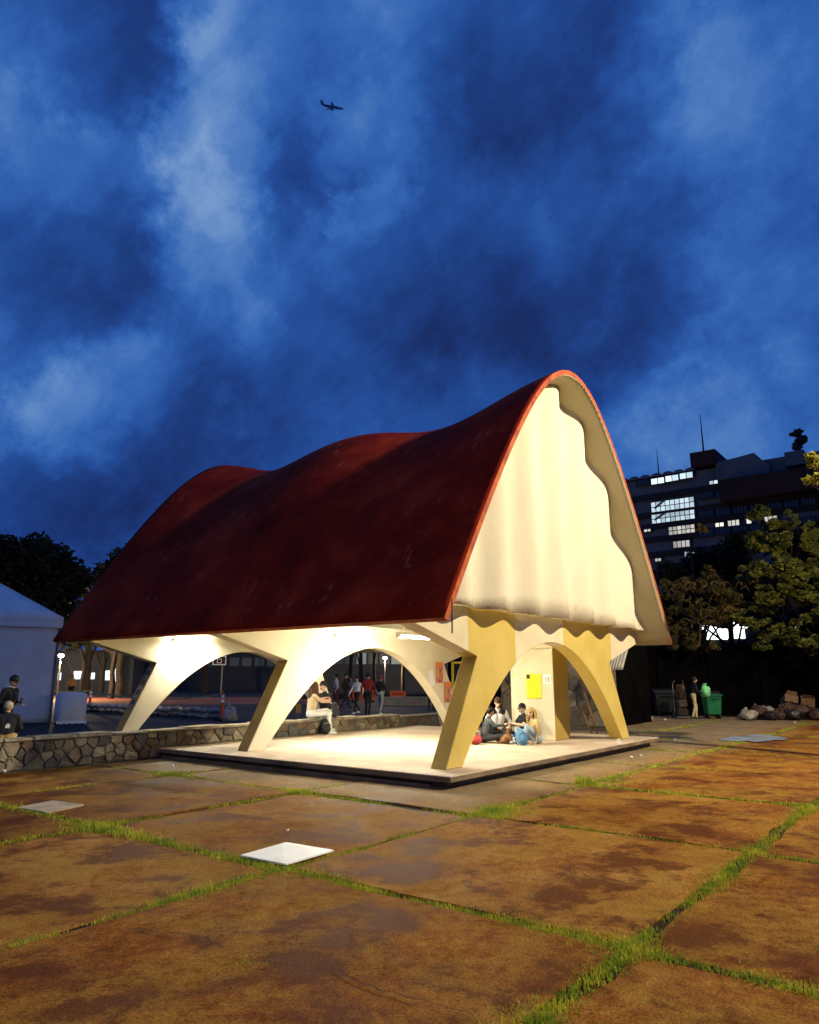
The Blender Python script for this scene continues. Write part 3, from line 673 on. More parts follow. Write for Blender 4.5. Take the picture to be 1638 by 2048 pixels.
#@@PEOPLE
# ------------------------------------------------------------------ people and animals
def prim_mesh(bm, pr):
    k = pr[0]
    mb = MB()
    if k == 'c':
        _, p0, p1, r0, r1, _t = pr
        p0 = Vector(p0); p1 = Vector(p1); d = p1-p0; L = max(d.length, 1e-4); d.normalize(); a = d.orthogonal().normalized(); b = d.cross(a)
        n = 10; rings = []
        for s in range(-3, 1): rings.append((p0+d*(r0*math.sin(s*math.pi/6.6)), r0*math.cos(s*math.pi/6.6)))
        for s in range(0, 4): rings.append((p1+d*(r1*math.sin(s*math.pi/6.6)), r1*math.cos(s*math.pi/6.6)))
        vs = [c+(a*math.cos(2*math.pi*i/n)+b*math.sin(2*math.pi*i/n))*r for c, r in rings for i in range(n)]
        fs = [(j*n+i, j*n+(i+1) % n, (j+1)*n+(i+1) % n, (j+1)*n+i) for j in range(len(rings)-1) for i in range(n)]
        fs += [tuple(reversed(range(n))), tuple(range((len(rings)-1)*n, len(rings)*n))]
        mb.add(vs, fs)
    else:
        _, c, r, M, _t = pr; mb.ell(c, r, 14, 10, M=M)
    vs = [bm.verts.new(p) for p in mb.v]
    for f in mb.f: bm.faces.new([vs[i] for i in f])
def prim_dist(pr, P):
    if pr[0] == 'c':
        a = np.array(pr[1]); b = np.array(pr[2]); ab = b-a; t = np.clip(((P-a)@ab)/max(1e-9, ab@ab), 0, 1)
        return np.linalg.norm(P-(a+t[:, None]*ab), axis=1)-(pr[3]+(pr[4]-pr[3])*t)
    c = np.array(pr[1]); q = P-c
    if pr[3] is not None: q = q@np.array(pr[3])          # rotate back (columns = axes)
    r = np.array(pr[2]); k = np.linalg.norm(q/r, axis=1); return (k-1)*r.min()
def flesh(name, prims, mats, parent, voxel):
    bm = bmesh.new()
    for p in prims: prim_mesh(bm, p)
    bmesh.ops.recalc_face_normals(bm, faces=bm.faces)
    me = bpy.data.meshes.new('tmp'); bm.to_mesh(me); bm.free()
    o = bpy.data.objects.new('tmp', me); COL.objects.link(o)
    rm = o.modifiers.new('r', 'REMESH'); rm.mode = 'VOXEL'; rm.voxel_size = voxel
    sm = o.modifiers.new('s', 'SMOOTH'); sm.factor = .5; sm.iterations = 2
    dg = bpy.context.evaluated_depsgraph_get(); out = bpy.data.meshes.new_from_object(o.evaluated_get(dg))
    bpy.data.objects.remove(o); bpy.data.meshes.remove(me)
    out.materials.clear()
    tags = sorted({p[-1] for p in prims}); idx = {t: i for i, t in enumerate(tags)}
    for t in tags: out.materials.append(mats[t])
    n = len(out.polygons); C = np.zeros(n*3); out.polygons.foreach_get('center', C); C = C.reshape(-1, 3)
    D_ = np.stack([prim_dist(p, C)-(.006 if p[-1] in ('eye', 'lip', 'belt') else 0) for p in prims]); best = D_.argmin(0); ti = np.array([idx[p[-1]] for p in prims])
    out.polygons.foreach_set('material_index', ti[best].astype(np.int32)); out.polygons.foreach_set('use_smooth', np.ones(n, bool)); out.name = name
    return link(name, out, None, parent)
SKIN = mat('skin_tan', (.48, .27, .17), .6, .15, 20); HAIRS = {}
def hairm(c): return mat('hair_%.3f_%.3f' % (c[0], c[1]), c, .55, .5, 30)
def cloth(name, c, var=.35): return mat('cloth_'+name, c, .9, var, 6, bump=.3, bscale=30)
m_eye = mat('eye_dark', (.02, .015, .01), .3); m_lip = mat('lip', (.36, .13, .10), .5)
BLACKC = cloth('black', (.018, .018, .02)); WHITEC = cloth('white', (.72, .70, .64), .12)
def V(*a): return Vector(a)
def hand(prims, wrist, direc, up, curl, size=1.0, side=1):
    d = direc.normalized(); u = (up-d*up.dot(d)).normalized(); s = d.cross(u)
    pc = wrist+d*.045*size
    M = Matrix((d, s, u)).transposed()
    prims.append(('e', tuple(pc), (.052*size, .042*size, .018*size), M, 'skin'))
    for k in range(4):
        b = pc+d*.036*size+s*(.030-.020*k)*size; L = (.034, .040, .037, .029)[k]*size
        m = b+d*L*math.cos(curl)-u*L*math.sin(curl); e = m+d*L*.8*math.cos(curl*2.1)-u*L*.8*math.sin(curl*2.1)
        prims.append(('c', tuple(b), tuple(m), .0095*size, .0088*size, 'skin')); prims.append(('c', tuple(m), tuple(e), .0088*size, .0075*size, 'skin'))
    b = pc-d*.015*size+s*.036*size*side; m = b+(d*.7+s*.7*side)*.034*size; e = m+(d*.95-u*.3)*.028*size
    prims.append(('c', tuple(b), tuple(m), .012*size, .010*size, 'skin')); prims.append(('c', tuple(m), tuple(e), .010*size, .008*size, 'skin'))
def person(label, loc, face, J, mats, hair=(.02, .015, .01), style='short', gaze=None, sleeve='skin', shorts=False, voxel=.014, scale=1.0, group=None, hat=None, girth=1.0, arm_tag=None):
    """J: joints in the person's own space (x ahead, y left, z up)"""
    root = empty('person', loc, math.atan2(face[1], face[0]), label, 'person', group); root.scale = (scale,)*3
    pel, ch, nk, hd = (Vector(J[k]) for k in ('pel', 'chest', 'neck', 'head'))
    up = (ch-pel).normalized(); lat = Vector(J.get('lat', (0, 1, 0))); g = girth
    P = []; t = lambda v: tuple(v)
    waist = pel.lerp(ch, .45); sh_c = ch+(nk-ch)*.55
    for s in (-1, 1):
        P.append(('c', t(pel+lat*.065*s), t(waist+lat*.05*s), .112*g, .098*g, 'pants' if 'dress' not in mats else 'dress'))
        P.append(('c', t(waist.lerp(pel, .35)+lat*.05*s), t(ch+lat*.07*s), .108*g, .115*g, 'shirt'))
    if 'vest' in mats:
        for s in (-1, 1): P.append(('c', t(waist+lat*.085*s), t(sh_c+lat*.095*s), .092*g, .082*g, 'vest'))
    P.append(('c', t(sh_c+lat*.15), t(sh_c-lat*.15), .066*g, .066*g, 'vest' if 'vest' in mats else 'shirt'))
    P.append(('c', t(sh_c), t(nk), .070, .055, 'shirt')); P.append(('c', t(nk), t(hd-Vector((0, 0, .04))), .052, .050, 'skin'))
    for s, n in ((1, 'L'), (-1, 'R')):
        sh = sh_c+lat*.175*s*g; el = Vector(J['elb'+n]); wr = Vector(J['wri'+n])
        at = arm_tag or 'shirt'
        P.append(('c', t(sh), t(sh.lerp(el, .62)), .056*g, .049*g, at)); P.append(('c', t(sh.lerp(el, .5)), t(el), .046*g if sleeve == 'skin' else .050*g, .041*g, 'skin' if sleeve == 'skin' else at))
        P.append(('c', t(el), t(wr), .042, .030, 'skin' if sleeve == 'skin' else at))
        dv = Vector(J['hnd'+n])-wr if 'hnd'+n in J else (wr-el)
        hand(P, wr, dv, Vector(J.get('pup'+n, (0, 0, 1))) if abs(dv.normalized().z) < .9 else Vector((1, 0, 0)), J.get('curl', .5), 1.0, s)
        hp = pel+lat*.095*s; kn = Vector(J['kne'+n]); an = Vector(J['ank'+n])
        P.append(('c', t(hp), t(kn), .090*g, .062*g, 'pants')); P.append(('c', t(kn), t(kn.lerp(an, .35)), .060, .058, 'skin' if shorts else 'pants'))
        P.append(('c', t(kn.lerp(an, .35)), t(an), .056, .044, 'skin' if shorts else 'pants'))
        ft = Vector(J.get('toe'+n, (an.x+.16, an.y+.02*s, max(.03, an.z-.05))))
        P.append(('c', t(an+Vector((0, 0, -.035))), t(ft), .044, .036, 'shoes')); P.append(('c', t(an), t(an+Vector((0, 0, -.03))), .044, .046, 'shoes'))
    # head
    gz = Vector(gaze or (1, 0, 0)).normalized(); sd = Vector((0, 0, 1)).cross(gz)
    sd = sd.normalized() if sd.length > .05 else Vector((0, 1, 0)); hu = gz.cross(sd); HM = Matrix((gz, sd, hu)).transposed()
    def h(x, y, z): return tuple(hd+gz*x+sd*y+hu*z)
    P.append(('e', h(-.008, 0, .02), (.098, .078, .100), HM, 'skin')); P.append(('e', h(.028, 0, -.05), (.062, .056, .066), HM, 'skin'))
    P.append(('c', h(.092, 0, .008), h(.110, 0, -.022), .010, .015, 'skin')); P.append(('c', h(.086, .022, -.062), h(.086, -.022, -.062), .009, .009, 'lip'))
    for s in (-1, 1):
        P.append(('e', h(.080, .032*s, .012), (.014, .015, .010), HM, 'eye')); P.append(('e', h(-.005, .078*s, -.005), (.022, .012, .032), HM, 'skin'))
    body = flesh('body', P, {'skin': mats.get('skin', SKIN), 'eye': m_eye, 'lip': m_lip, **{k: v for k, v in mats.items()}}, root, voxel)
    # hair
    hm = MB(); c = hd+gz*-.014+hu*.03; rr = (.108, .090, .105)
    n, k = 18, 12
    vs = []; grid = []
    for j in range(k+1):
        ph = math.pi/2-math.pi*.80*j/k; row = []
        for i in range(n):
            a = 2*math.pi*i/n; fx = math.cos(a)
            lim = -.05 if fx > .35 else (-.55 if fx > -.2 else -.95)      # hairline: high over the face, low at the nape
            pz = max(math.sin(ph), lim); q = math.sqrt(max(0, 1-pz*pz))
            jt = 1+.06*mnoise.noise(Vector((fx*3+hd.x*9, math.sin(a)*3, pz*3)))
            vs.append(tuple(c+gz*(rr[0]*q*fx*jt)+sd*(rr[1]*q*math.sin(a)*jt)+hu*(rr[2]*pz*jt))); row.append(len(vs)-1)
        grid.append(row)
    fs = [(grid[j][i], grid[j][(i+1) % n], grid[j+1][(i+1) % n], grid[j+1][i]) for j in range(k) for i in range(n)]
    if style != 'bald':
        hm.add(vs, fs)
        if style in ('long', 'curly'):
            rnd = random.Random(int(hd.z*1000)); L = .42 if style == 'long' else .40
            for q in range(46):
                a = rnd.uniform(.42*math.pi, 1.58*math.pi); p = c+gz*(rr[0]*.92*math.cos(a))+sd*(rr[1]*.98*math.sin(a))+hu*rnd.uniform(-.02, .06)
                pts = [p]; out = (gz*math.cos(a)+sd*math.sin(a)).normalized(); m = 7
                for st in range(m):
                    wob = (.016 if style == 'curly' else .005)
                    p = p+Vector((0, 0, -L/m*rnd.uniform(.75, 1.05)))+out*(.012 if st < 3 else -.004)+Vector((rnd.uniform(-wob, wob), rnd.uniform(-wob, wob), 0)); pts.append(p)
                hm.tube(pts, [.013, .017, .019, .019, .018, .015, .011, .005], 6)
        hm.build('hair', hairm(hair), root, smooth=True, fix=False)
    if hat:
        ht = MB(); ht.ell(c+hu*.025, (.116, .098, .10), 16, 10, M=HM); cap = ht.build('cap', hat, root, smooth=True)
        MB().prism([(.05, -.075), (.20, -.06), (.215, 0), (.20, .06), (.05, .075)], c+hu*.035, gz, sd, hu, .012).build('brim', hat, cap)
    return root
def standing(stride=.0, lean=0.0, arm=.1, sw=0.0):
    return dict(pel=(0, 0, .93), chest=(.01+lean, 0, 1.27), neck=(.0+lean*1.3, 0, 1.46), head=(.03+lean*1.5, 0, 1.60), elbL=(-.02-sw, .25, 1.10), wriL=(.10-sw*1.2, .25, .87), elbR=(-.02+sw, -.25, 1.10), wriR=(.10+sw*1.4, -.25, .88),
                kneL=(.05+stride*.6, .09, .50), ankL=(stride*.9, .09, .08), kneR=(.04-stride*.15, -.09, .50), ankR=(-stride, -.09, .09+abs(stride)*.1))
def crosslegged(lean=.05):
    return dict(pel=(0, 0, .11), chest=(.06+lean, 0, .44), neck=(.08+lean*1.4, 0, .62), head=(.12+lean*1.6, 0, .75), elbL=(.15, .27, .34), wriL=(.34, .13, .30), elbR=(.15, -.27, .34), wriR=(.34, -.13, .30),
                kneL=(.34, .30, .17), ankL=(.30, -.10, .09), kneR=(.34, -.30, .17), ankR=(.40, .10, .09), toeL=(.33, -.24, .07), toeR=(.42, .24, .07))
DENIM = cloth('denim', (.05, .085, .16)); DENIML = cloth('pale_denim', (.30, .40, .50), .25); SHOE_W = cloth('shoe_white', (.7, .7, .66), .15); SHOE_D = cloth('shoe_dark', (.03, .028, .026))
def W(p, z=HP): return (p[0], p[1], z)
# --- the circle of friends on the platform
GRP = 'friends sitting in a circle on the platform'
J = crosslegged(.02); J.update(elbR=(.18, -.27, .42), wriR=(.42, -.20, .44), elbL=(.16, .27, .36), wriL=(.36, .16, .34), kneL=(.36, .26, .30))
person('man in charcoal sweater seated with his back to the arch leg', W((4.98, 2.42)), (.75, -.66), J, dict(shirt=cloth('charcoal', (.055, .062, .065)), pants=cloth('black_trousers', (.02, .02, .022)), shoes=SHOE_D), (.02, .014, .01), sleeve='shirt', gaze=(.9, .25, -.15), group=GRP, scale=.90)
J = crosslegged(.10); J.update(pel=(0, 0, .20), chest=(.08, 0, .54), neck=(.13, 0, .74), head=(.20, 0, .87), elbL=(.10, .30, .42), wriL=(.32, .24, .32), elbR=(.10, -.30, .42), wriR=(.32, -.22, .32))
person('person in black vest over white shirt bowing the head over the circle', W((6.05, 2.72)), (-.8, -.6), J, dict(shirt=WHITEC, vest=BLACKC, pants=BLACKC, shoes=SHOE_D, skin=mat('skin_fair', (.60, .38, .27), .6)), (.07, .022, .013), style='short', sleeve='shirt', gaze=(.9, .1, -.35), group=GRP, scale=.98)
J = crosslegged(.04); J.update(elbR=(.16, -.28, .36), wriR=(.40, -.18, .40), elbL=(.20, .24, .38), wriL=(.44, .06, .42), chest=(.03, 0, .46), neck=(.05, 0, .65), head=(.09, 0, .79))
p3 = person('man with glasses and black shirt reaching across the circle', W((6.20, 2.05)), (-.72, .45), J, dict(shirt=BLACKC, pants=DENIM, shoes=SHOE_W, skin=mat('skin_fair', (.60, .38, .27), .6)), (.02, .015, .012), gaze=(1, .1, -.05), group=GRP, scale=.92)
gl = MB()
for s in (-1, 1): gl.tube([(.195, .012*s, .80), (.190, .06*s, .80), (.188, .06*s, .775), (.195, .012*s, .775), (.195, .012*s, .80)], .004, 5); gl.tube([(.188, .062*s, .798), (.09, .085*s, .80)], .004, 5)
gl.build('glasses', m_eye, p3)
J = crosslegged(.02); J.update(kneL=(.40, .12, .42), ankL=(.50, .12, .08), toeL=(.66, .12, .05), kneR=(.44, -.20, .34), ankR=(.52, -.12, .08), toeR=(.68, -.14, .05), elbL=(.14, .26, .30), wriL=(.22, .24, .07), elbR=(.02, -.29, .30), wriR=(.04, -.30, .07), hndL=(.30, .24, .03), hndR=(.12, -.30, .03))
person('blonde person with long curly hair in tan jacket and pale jeans', W((5.55, 1.42)), (-.92, .40), J, dict(shirt=cloth('tan', (.40, .29, .13)), pants=DENIML, shoes=SHOE_W, skin=mat('skin_fair', (.60, .38, .27), .6)), (.42, .29, .10), style='curly', sleeve='shirt', gaze=(.9, .35, -.1), group=GRP, scale=.90)
J = crosslegged(.0)
person('person in pale top and navy trousers half hidden by the arch leg', W((4.75, 2.80)), (.6, -.75), J, dict(shirt=cloth('pale_tan', (.52, .42, .26)), pants=cloth('navy', (.03, .04, .10)), shoes=SHOE_D), (.03, .02, .014), sleeve='shirt', group=GRP, scale=.82)
# dog, lying
def dog(loc, face):
    r = empty('dog', loc, math.atan2(face[1], face[0]), 'brown dog lying in the middle of the seated circle', 'dog'); P = []
    P += [('c', (-.22, 0, .13), (.02, 0, .15), .105, .115, 'fur'), ('c', (.02, 0, .15), (.18, .01, .17), .118, .10, 'fur'), ('c', (.18, .01, .19), (.27, .02, .29), .07, .062, 'fur'), ('e', (.31, .02, .32), (.075, .062, .06), None, 'fur'), ('c', (.34, .02, .31), (.43, .03, .29), .040, .028, 'fur'), ('e', (.452, .03, .295), (.016, .018, .014), None, 'eye')]
    for s in (-1, 1):
        P += [('c', (-.20, .07*s, .12), (-.05, .13*s, .13), .075, .045, 'fur'), ('c', (-.05, .13*s, .13), (-.18, .15*s, .05), .036, .026, 'fur'), ('c', (-.18, .15*s, .05), (-.06, .16*s, .026), .026, .026, 'fur')]
        P += [('c', (.17, .07*s, .13), (.13, .09*s, .05), .05, .034, 'fur'), ('c', (.13, .09*s, .05), (.36, .09*s, .03), .030, .026, 'fur'), ('c', (.27, .055*s, .36), (.26, .095*s, .29), .024, .014, 'ear'), ('e', (.365, .03*s+.02, .335), (.010, .010, .010), None, 'eye')]
    P += [('c', (-.30, 0, .11), (-.42, .10, .05), .030, .022, 'fur'), ('c', (-.42, .10, .05), (-.40, .24, .03), .022, .014, 'fur')]
    flesh('body', P, dict(fur=mat('dog_fur', (.22, .10, .035), .9, .4, 18, bump=.6, bscale=60), ear=mat('dog_ear', (.12, .05, .02), .9), eye=m_eye), r, .012); return r
dog(W((5.20, 1.98)), (.75, .2)).scale = (.82,)*3
def backpack(loc, rz, m, label, tilt=.2, s=1.0, strap=None):
    r = empty('backpack', loc, rz, label, 'backpack'); r.rotation_euler = (0, -tilt, rz); r.scale = (s,)*3
    mb = MB(); mb.ell((0, 0, .22), (.13, .16, .235), 16, 12, jit=.12); b = mb.build('bag_body', m, r, smooth=True)
    MB().ell((.10, 0, .15), (.07, .12, .12), 12, 8, jit=.1).build('front_pocket', m, r, smooth=True)
    for q in (-1, 1): MB().tube([(-.09, .08*q, .40), (-.17, .09*q, .32), (-.17, .10*q, .16), (-.10, .10*q, .04)], .014, 6).build('strap', strap or m, r)
    MB().tube([(-.06, -.04, .44), (-.06, -.03, .49), (-.06, .03, .49), (-.06, .04, .44)], .009, 6).build('handle', strap or m, r)
    MB().tube([(.115, -.11, .30), (.13, 0, .33), (.115, .11, .30)], .006, 5).build('zip', mat('zip_pale', (.4, .42, .45), .4), r); return r
backpack(W((4.95, 1.42)), R(-120), cloth('blue_bag', (.07, .17, .30)), 'blue backpack standing on the platform beside the seated circle', .5, .82, cloth('navy_strap', (.02, .03, .06)))
rb = empty('bag', W((4.50, 2.38)), 0, 'round red bag lying behind the man in charcoal sweater', 'bag')
MB().ell((0, 0, .105), (.17, .14, .11), 14, 10, jit=.12).build('bag_body', cloth('red_bag', (.40, .05, .05)), rb, smooth=True)
MB().tube([(-.08, 0, .19), (-.04, .02, .27), (.05, .02, .27), (.09, 0, .19)], .009, 6).build('handle', cloth('red_strap', (.2, .02, .02)), rb)
# --- the couple on the wall
J = dict(pel=(0, 0, .12), chest=(.04, 0, .46), neck=(.06, 0, .66), head=(.10, .02, .80), elbL=(.22, .24, .46), wriL=(.40, .06, .52), elbR=(.20, -.26, .44), wriR=(.42, -.12, .42), kneL=(.46, .10, .20), ankL=(.52, .14, -.24), toeL=(.68, .15, -.30), kneR=(.44, -.16, .14), ankR=(.44, -.22, -.30), toeR=(.60, -.26, -.34))
person('long haired person in white jeans hugging a friend on the stone wall', (4.42, 7.40, .58), (.86, -.50), J, dict(shirt=cloth('cream_top', (.66, .52, .34), .15), pants=cloth('white_jeans', (.72, .72, .68), .1), shoes=SHOE_W, skin=mat('skin_fair', (.60, .38, .27), .6)), (.10, .045, .025), style='long', gaze=(.8, .4, 0), group='couple hugging on the wall', scale=1.02)
J = dict(pel=(0, 0, .12), chest=(.06, 0, .46), neck=(.09, 0, .66), head=(.13, -.03, .81), elbL=(.24, .24, .44), wriL=(.44, .10, .46), elbR=(.26, -.24, .42), wriR=(.46, -.06, .44), kneL=(.30, .24, .16), ankL=(.24, .30, -.28), toeL=(.38, .34, -.33), kneR=(.36, -.22, .16), ankR=(.38, -.28, -.28), toeR=(.52, -.32, -.33))
person('dark haired person in black shirt in the hug on the stone wall', (5.05, 7.46, .58), (-.85, -.20), J, dict(shirt=BLACKC, pants=cloth('pale_trousers', (.60, .60, .55), .15), shoes=SHOE_W, skin=mat('skin_fair', (.60, .38, .27), .6)), (.03, .022, .012), gaze=(.9, -.3, -.1), group='couple hugging on the wall', scale=1.03)
backpack((4.62, 7.02, HP), R(250), cloth('black_bag', (.03, .03, .032)), 'black backpack on the platform at the feet of the hugging couple', .15, .85)
backpack((5.40, 7.46, .58), R(-10), cloth('dark_grey_bag', (.05, .05, .055)), 'dark backpack on the wall behind the hugging couple', .1, .85)
# --- passers-by on the plaza
GP = 'people walking across the plaza'
def walker(u, v, label, mats, face_px, hair=(.02, .015, .012), stride=.2, hat=None, scale=1.0, sleeve='shirt', lean=.0, style='short', gaze=None, depth=None, arm=None):
    p = G(u, v, -.004); f = RIGHT*face_px[0]+FWD*face_px[1]; J = standing(stride, lean, sw=stride*.5)
    if arm: J.update(arm)
    return person(label, (p.x, p.y, -.004), (f.x, f.y), J, mats, hair, style, gaze, sleeve, scale=scale, hat=hat, group=GP, voxel=.02)
walker(714, 1428, 'person in white hooded jacket and black trousers walking on the plaza', dict(shirt=WHITEC, pants=BLACKC, shoes=SHOE_W), (-.6, -.7), stride=.28, scale=.98)
walker(735, 1433, 'tall person in maroon shirt and black cap walking away on the plaza', dict(shirt=cloth('maroon', (.20, .018, .02)), pants=BLACKC, shoes=SHOE_D), (.2, 1), stride=.12, hat=mat('cap_black', (.015, .015, .016), .8), scale=1.07)
walker(760, 1430, 'person with reddish hair in black jacket and pale jeans on the plaza', dict(shirt=BLACKC, pants=cloth('grey_jeans', (.36, .38, .36)), shoes=SHOE_W), (.5, .8), hair=(.20, .03, .02), stride=.15, scale=1.0)
walker(672, 1418, 'person in pale vest walking behind the seated couple', dict(shirt=cloth('grey_tee', (.45, .42, .40)), pants=cloth('maroon_trousers', (.10, .02, .02)), shoes=SHOE_D), (-1, .2), stride=.2, scale=1.05)
walker(690, 1416, 'person in dark brown jacket walking on the plaza behind the wall', dict(shirt=cloth('dark_brown', (.07, .025, .02)), pants=BLACKC, shoes=SHOE_D), (1, .3), stride=.22, scale=1.08)
walker(862, 1420, 'person in dark clothes standing beyond the stone wall', dict(shirt=BLACKC, pants=BLACKC, shoes=SHOE_D), (.3, -1), stride=.05, scale=1.1)
walker(702, 1408, 'person in grey top far back on the plaza', dict(shirt=cloth('mid_grey', (.16, .16, .17)), pants=BLACKC, shoes=SHOE_D), (-1, .1), stride=.15, scale=1.0)
# far figure near the tent, orange vest
pp = G(140, 1405)
J = standing(.05); J.update(elbL=(.05, .27, 1.12), wriL=(.26, .16, 1.05), elbR=(.05, -.27, 1.12), wriR=(.26, -.16, 1.05))
person('guard in orange vest and red helmet standing behind the tape', (pp.x, pp.y, 0), tuple(-FWD), J, dict(shirt=cloth('hivis', (.75, .33, .05), .1), pants=BLACKC, shoes=SHOE_D), hat=mat('helmet_red', (.45, .03, .05), .3), voxel=.02, scale=1.05, sleeve='shirt')
# --- two at the left edge
p = onY(30, 1478, 9.7)
J = standing(.06, .05); J.update(elbL=(.02, .25, 1.12), wriL=(.27, .12, 1.10), elbR=(.04, -.25, 1.12), wriR=(.29, -.08, 1.10), head=(.14, 0, 1.56), neck=(.08, 0, 1.45))
f = RIGHT*.9+FWD*-.2
pm = person('person in black jacket and beret looking at a phone by the tent', (p.x-.28*RIGHT.x, p.y-.28*RIGHT.y, 0), (f.x, f.y), J, dict(shirt=BLACKC, pants=BLACKC, shoes=SHOE_D), sleeve='shirt', gaze=(.85, 0, -.4), hat=None, scale=1.0, style='short', hair=(.012, .012, .013))
MB().tube([(.075+.072*math.cos(t*.5236), .072*math.sin(t*.5236), 1.455-.02*math.cos(t*.5236)) for t in range(13)], .016, 6).build('collar', WHITEC, pm)
ph = empty('phone', (p.x-.28*RIGHT.x+f.x*.40, p.y-.28*RIGHT.y+f.y*.40, 1.15), math.atan2(f.y, f.x), 'dark phone held by the person in the beret', 'phone')
MB().box((-.004, -.036, -.07), (.005, .036, .07)).build('case', mat('phone_case', (.02, .02, .02), .3), ph, bevel=.003)
q = onY(8, 1484, 7.75)
J = dict(pel=(0, 0, .12), chest=(.0, 0, .44), neck=(.02, 0, .60), head=(.05, 0, .73), elbL=(.10, .27, .30), wriL=(.30, .16, .20), elbR=(.10, -.27, .30), wriR=(.30, -.16, .20), kneL=(.44, .12, .14), ankL=(.46, .13, -.30), kneR=(.44, -.12, .14), ankR=(.46, -.13, -.30))
f2 = FWD*.9-RIGHT*.35
pb = person('person with light hair in black printed jacket sitting on the wall', (q.x, q.y, .46), (f2.x, f2.y), J, dict(shirt=BLACKC, pants=cloth('ochre_trousers', (.45, .30, .10)), shoes=SHOE_D), hair=(.42, .33, .22), sleeve='shirt', scale=.88, girth=1.12)
MB().prism([(-.05, -.04), (.03, -.05), (.05, .0), (.02, .05), (-.03, .04)], (-.122, -.05, .36), Vector((0, -1, 0)), Vector((0, 0, 1)), Vector((-1, 0, 0)), .004).build('print', WHITEC, pb)
# --- the man at the bin
p = G(1390, 1438)
J = standing(.10, .06); J.update(elbL=(.10, .25, 1.12), wriL=(.36, .12, 1.06), elbR=(.12, -.25, 1.10), wriR=(.38, -.10, 1.02), head=(.12, 0, 1.57))
f = RIGHT*.95-FWD*.1
person('man in dark jacket and cream trousers emptying a bag into the bin', (p.x, p.y, 0), (f.x, f.y), J, dict(shirt=cloth('very_dark', (.016, .015, .018)), pants=cloth('cream_trousers', (.62, .52, .28), .15), shoes=SHOE_D), sleeve='shirt', voxel=.018, scale=.98)
gb = empty('plastic_bag', (p.x+f.x*.52, p.y+f.y*.52, 1.02), 0, 'bright green plastic bag held up beside the bin', 'bag')
crumple((0, 0, .03), (.21, .21, .26), 4.4).build('bag_body', mat('green_plastic', (.22, .72, .28), .35, .3, 9), gb, smooth=True)
MB().cyl((0, 0, .24), (.02, .02, .36), .05, .09, 9).build('knot', mat('green_plastic', (.16, .55, .20), .35), gb)
#@@BACK
# ------------------------------------------------------------------ things around
m_canvas = mat('tent_canvas', (.86, .85, .80), .75, .10, 1.5, bump=.25, bscale=5)
tc_ = G(99, 1447); zt = D(110, 1236, (Vector((tc_.x, tc_.y, 0))-CAM).dot(FWD)).z
tent = empty('tent', (tc_.x, tc_.y, 0), math.atan2(RIGHT.y, RIGHT.x)+R(31), 'big white event tent with pitched roof at the left edge', 'tent')
TW, TD = 9.0, 8.0
def sag_sheet(a, b, c, d, n, amp, name, m):
    mb = MB(); vs = []
    for j in range(n+1):
        for i in range(n+1):
            s, t = i/n, j/n; p = Vector(a).lerp(Vector(b), s).lerp(Vector(d).lerp(Vector(c), s), t)
            k = amp*(mnoise.noise(Vector((s*4+p.x, t*3, 2.2)))+.6*math.sin(s*17+t*2))*(1 if 0 < i < n else .3)
            vs.append(p+((Vector(b)-Vector(a)).cross(Vector(d)-Vector(a))).normalized()*k)
    mb.add(vs, [(j*(n+1)+i, j*(n+1)+i+1, (j+1)*(n+1)+i+1, (j+1)*(n+1)+i) for j in range(n) for i in range(n)])
    o = mb.build(name, m, tent, smooth=True); sd = o.modifiers.new('s', 'SOLIDIFY'); sd.thickness = .012; return o
sag_sheet((-TW, 0, .04), (0, 0, .04), (0, 0, zt-.02), (-TW, 0, zt-.02), 18, .035, 'wall_panel', m_canvas)
sag_sheet((0, 0, .04), (0, TD, .04), (0, TD, zt-.02), (0, 0, zt-.02), 18, .03, 'wall_panel', m_canvas)
apex = (-TW/2, TD/2, zt+2.9)
for a, b in (((-TW-.1, -.08, zt), (.1, -.08, zt)), ((.1, -.08, zt), (.1, TD, zt))): sag_sheet(a, b, apex, apex, 10, .02, 'roof_panel', m_canvas)
sag_sheet((-TW-.1, -.09, zt-.38), (.1, -.09, zt-.38), (.1, -.09, zt+.02), (-TW-.1, -.09, zt+.02), 16, .02, 'valance', m_canvas)
MB().cyl((0, .0, 0), (0, 0, zt), .045, .045, 8).build('post', m_pole, tent); MB().cyl((0, TD, 0), (0, TD, zt), .045, .045, 8).build('post', m_pole, tent)
# the covered crate beside it
c0 = G(112, 1450); c1 = G(172, 1448); w = (c1-c0).length; ang = math.atan2((c1-c0).y, (c1-c0).x)
cv = empty('covered_crate', c0, ang, 'white cloth-covered crate standing right of the tent', 'crate'); hh = D(140, 1386, (c0-CAM).dot(FWD)).z
MB().box((.02, 0, .06), (w-.02, .9, hh)).build('cover', m_canvas, cv, bevel=.09, smooth=True)
mbh = MB(); n = 24; vs = []
for k, z in ((0, .13), (1, .03)):
    for i in range(n+1): vs.append((-.01+i/n*(w+.02), -.012-.022*k-.012*math.sin(i*2.3)*k, z+.012*math.sin(i*1.3)))
mbh.add(vs, [(i, i+1, n+2+i, n+1+i) for i in range(n)]); h_ = mbh.build('hem', m_canvas, cv); h_.modifiers.new('s', 'SOLIDIFY').thickness = .008
MB().box((.05, .05, 0), (w-.05, .85, .058)).build('pallet', mat('pallet_wood', (.10, .07, .04), .9), cv)
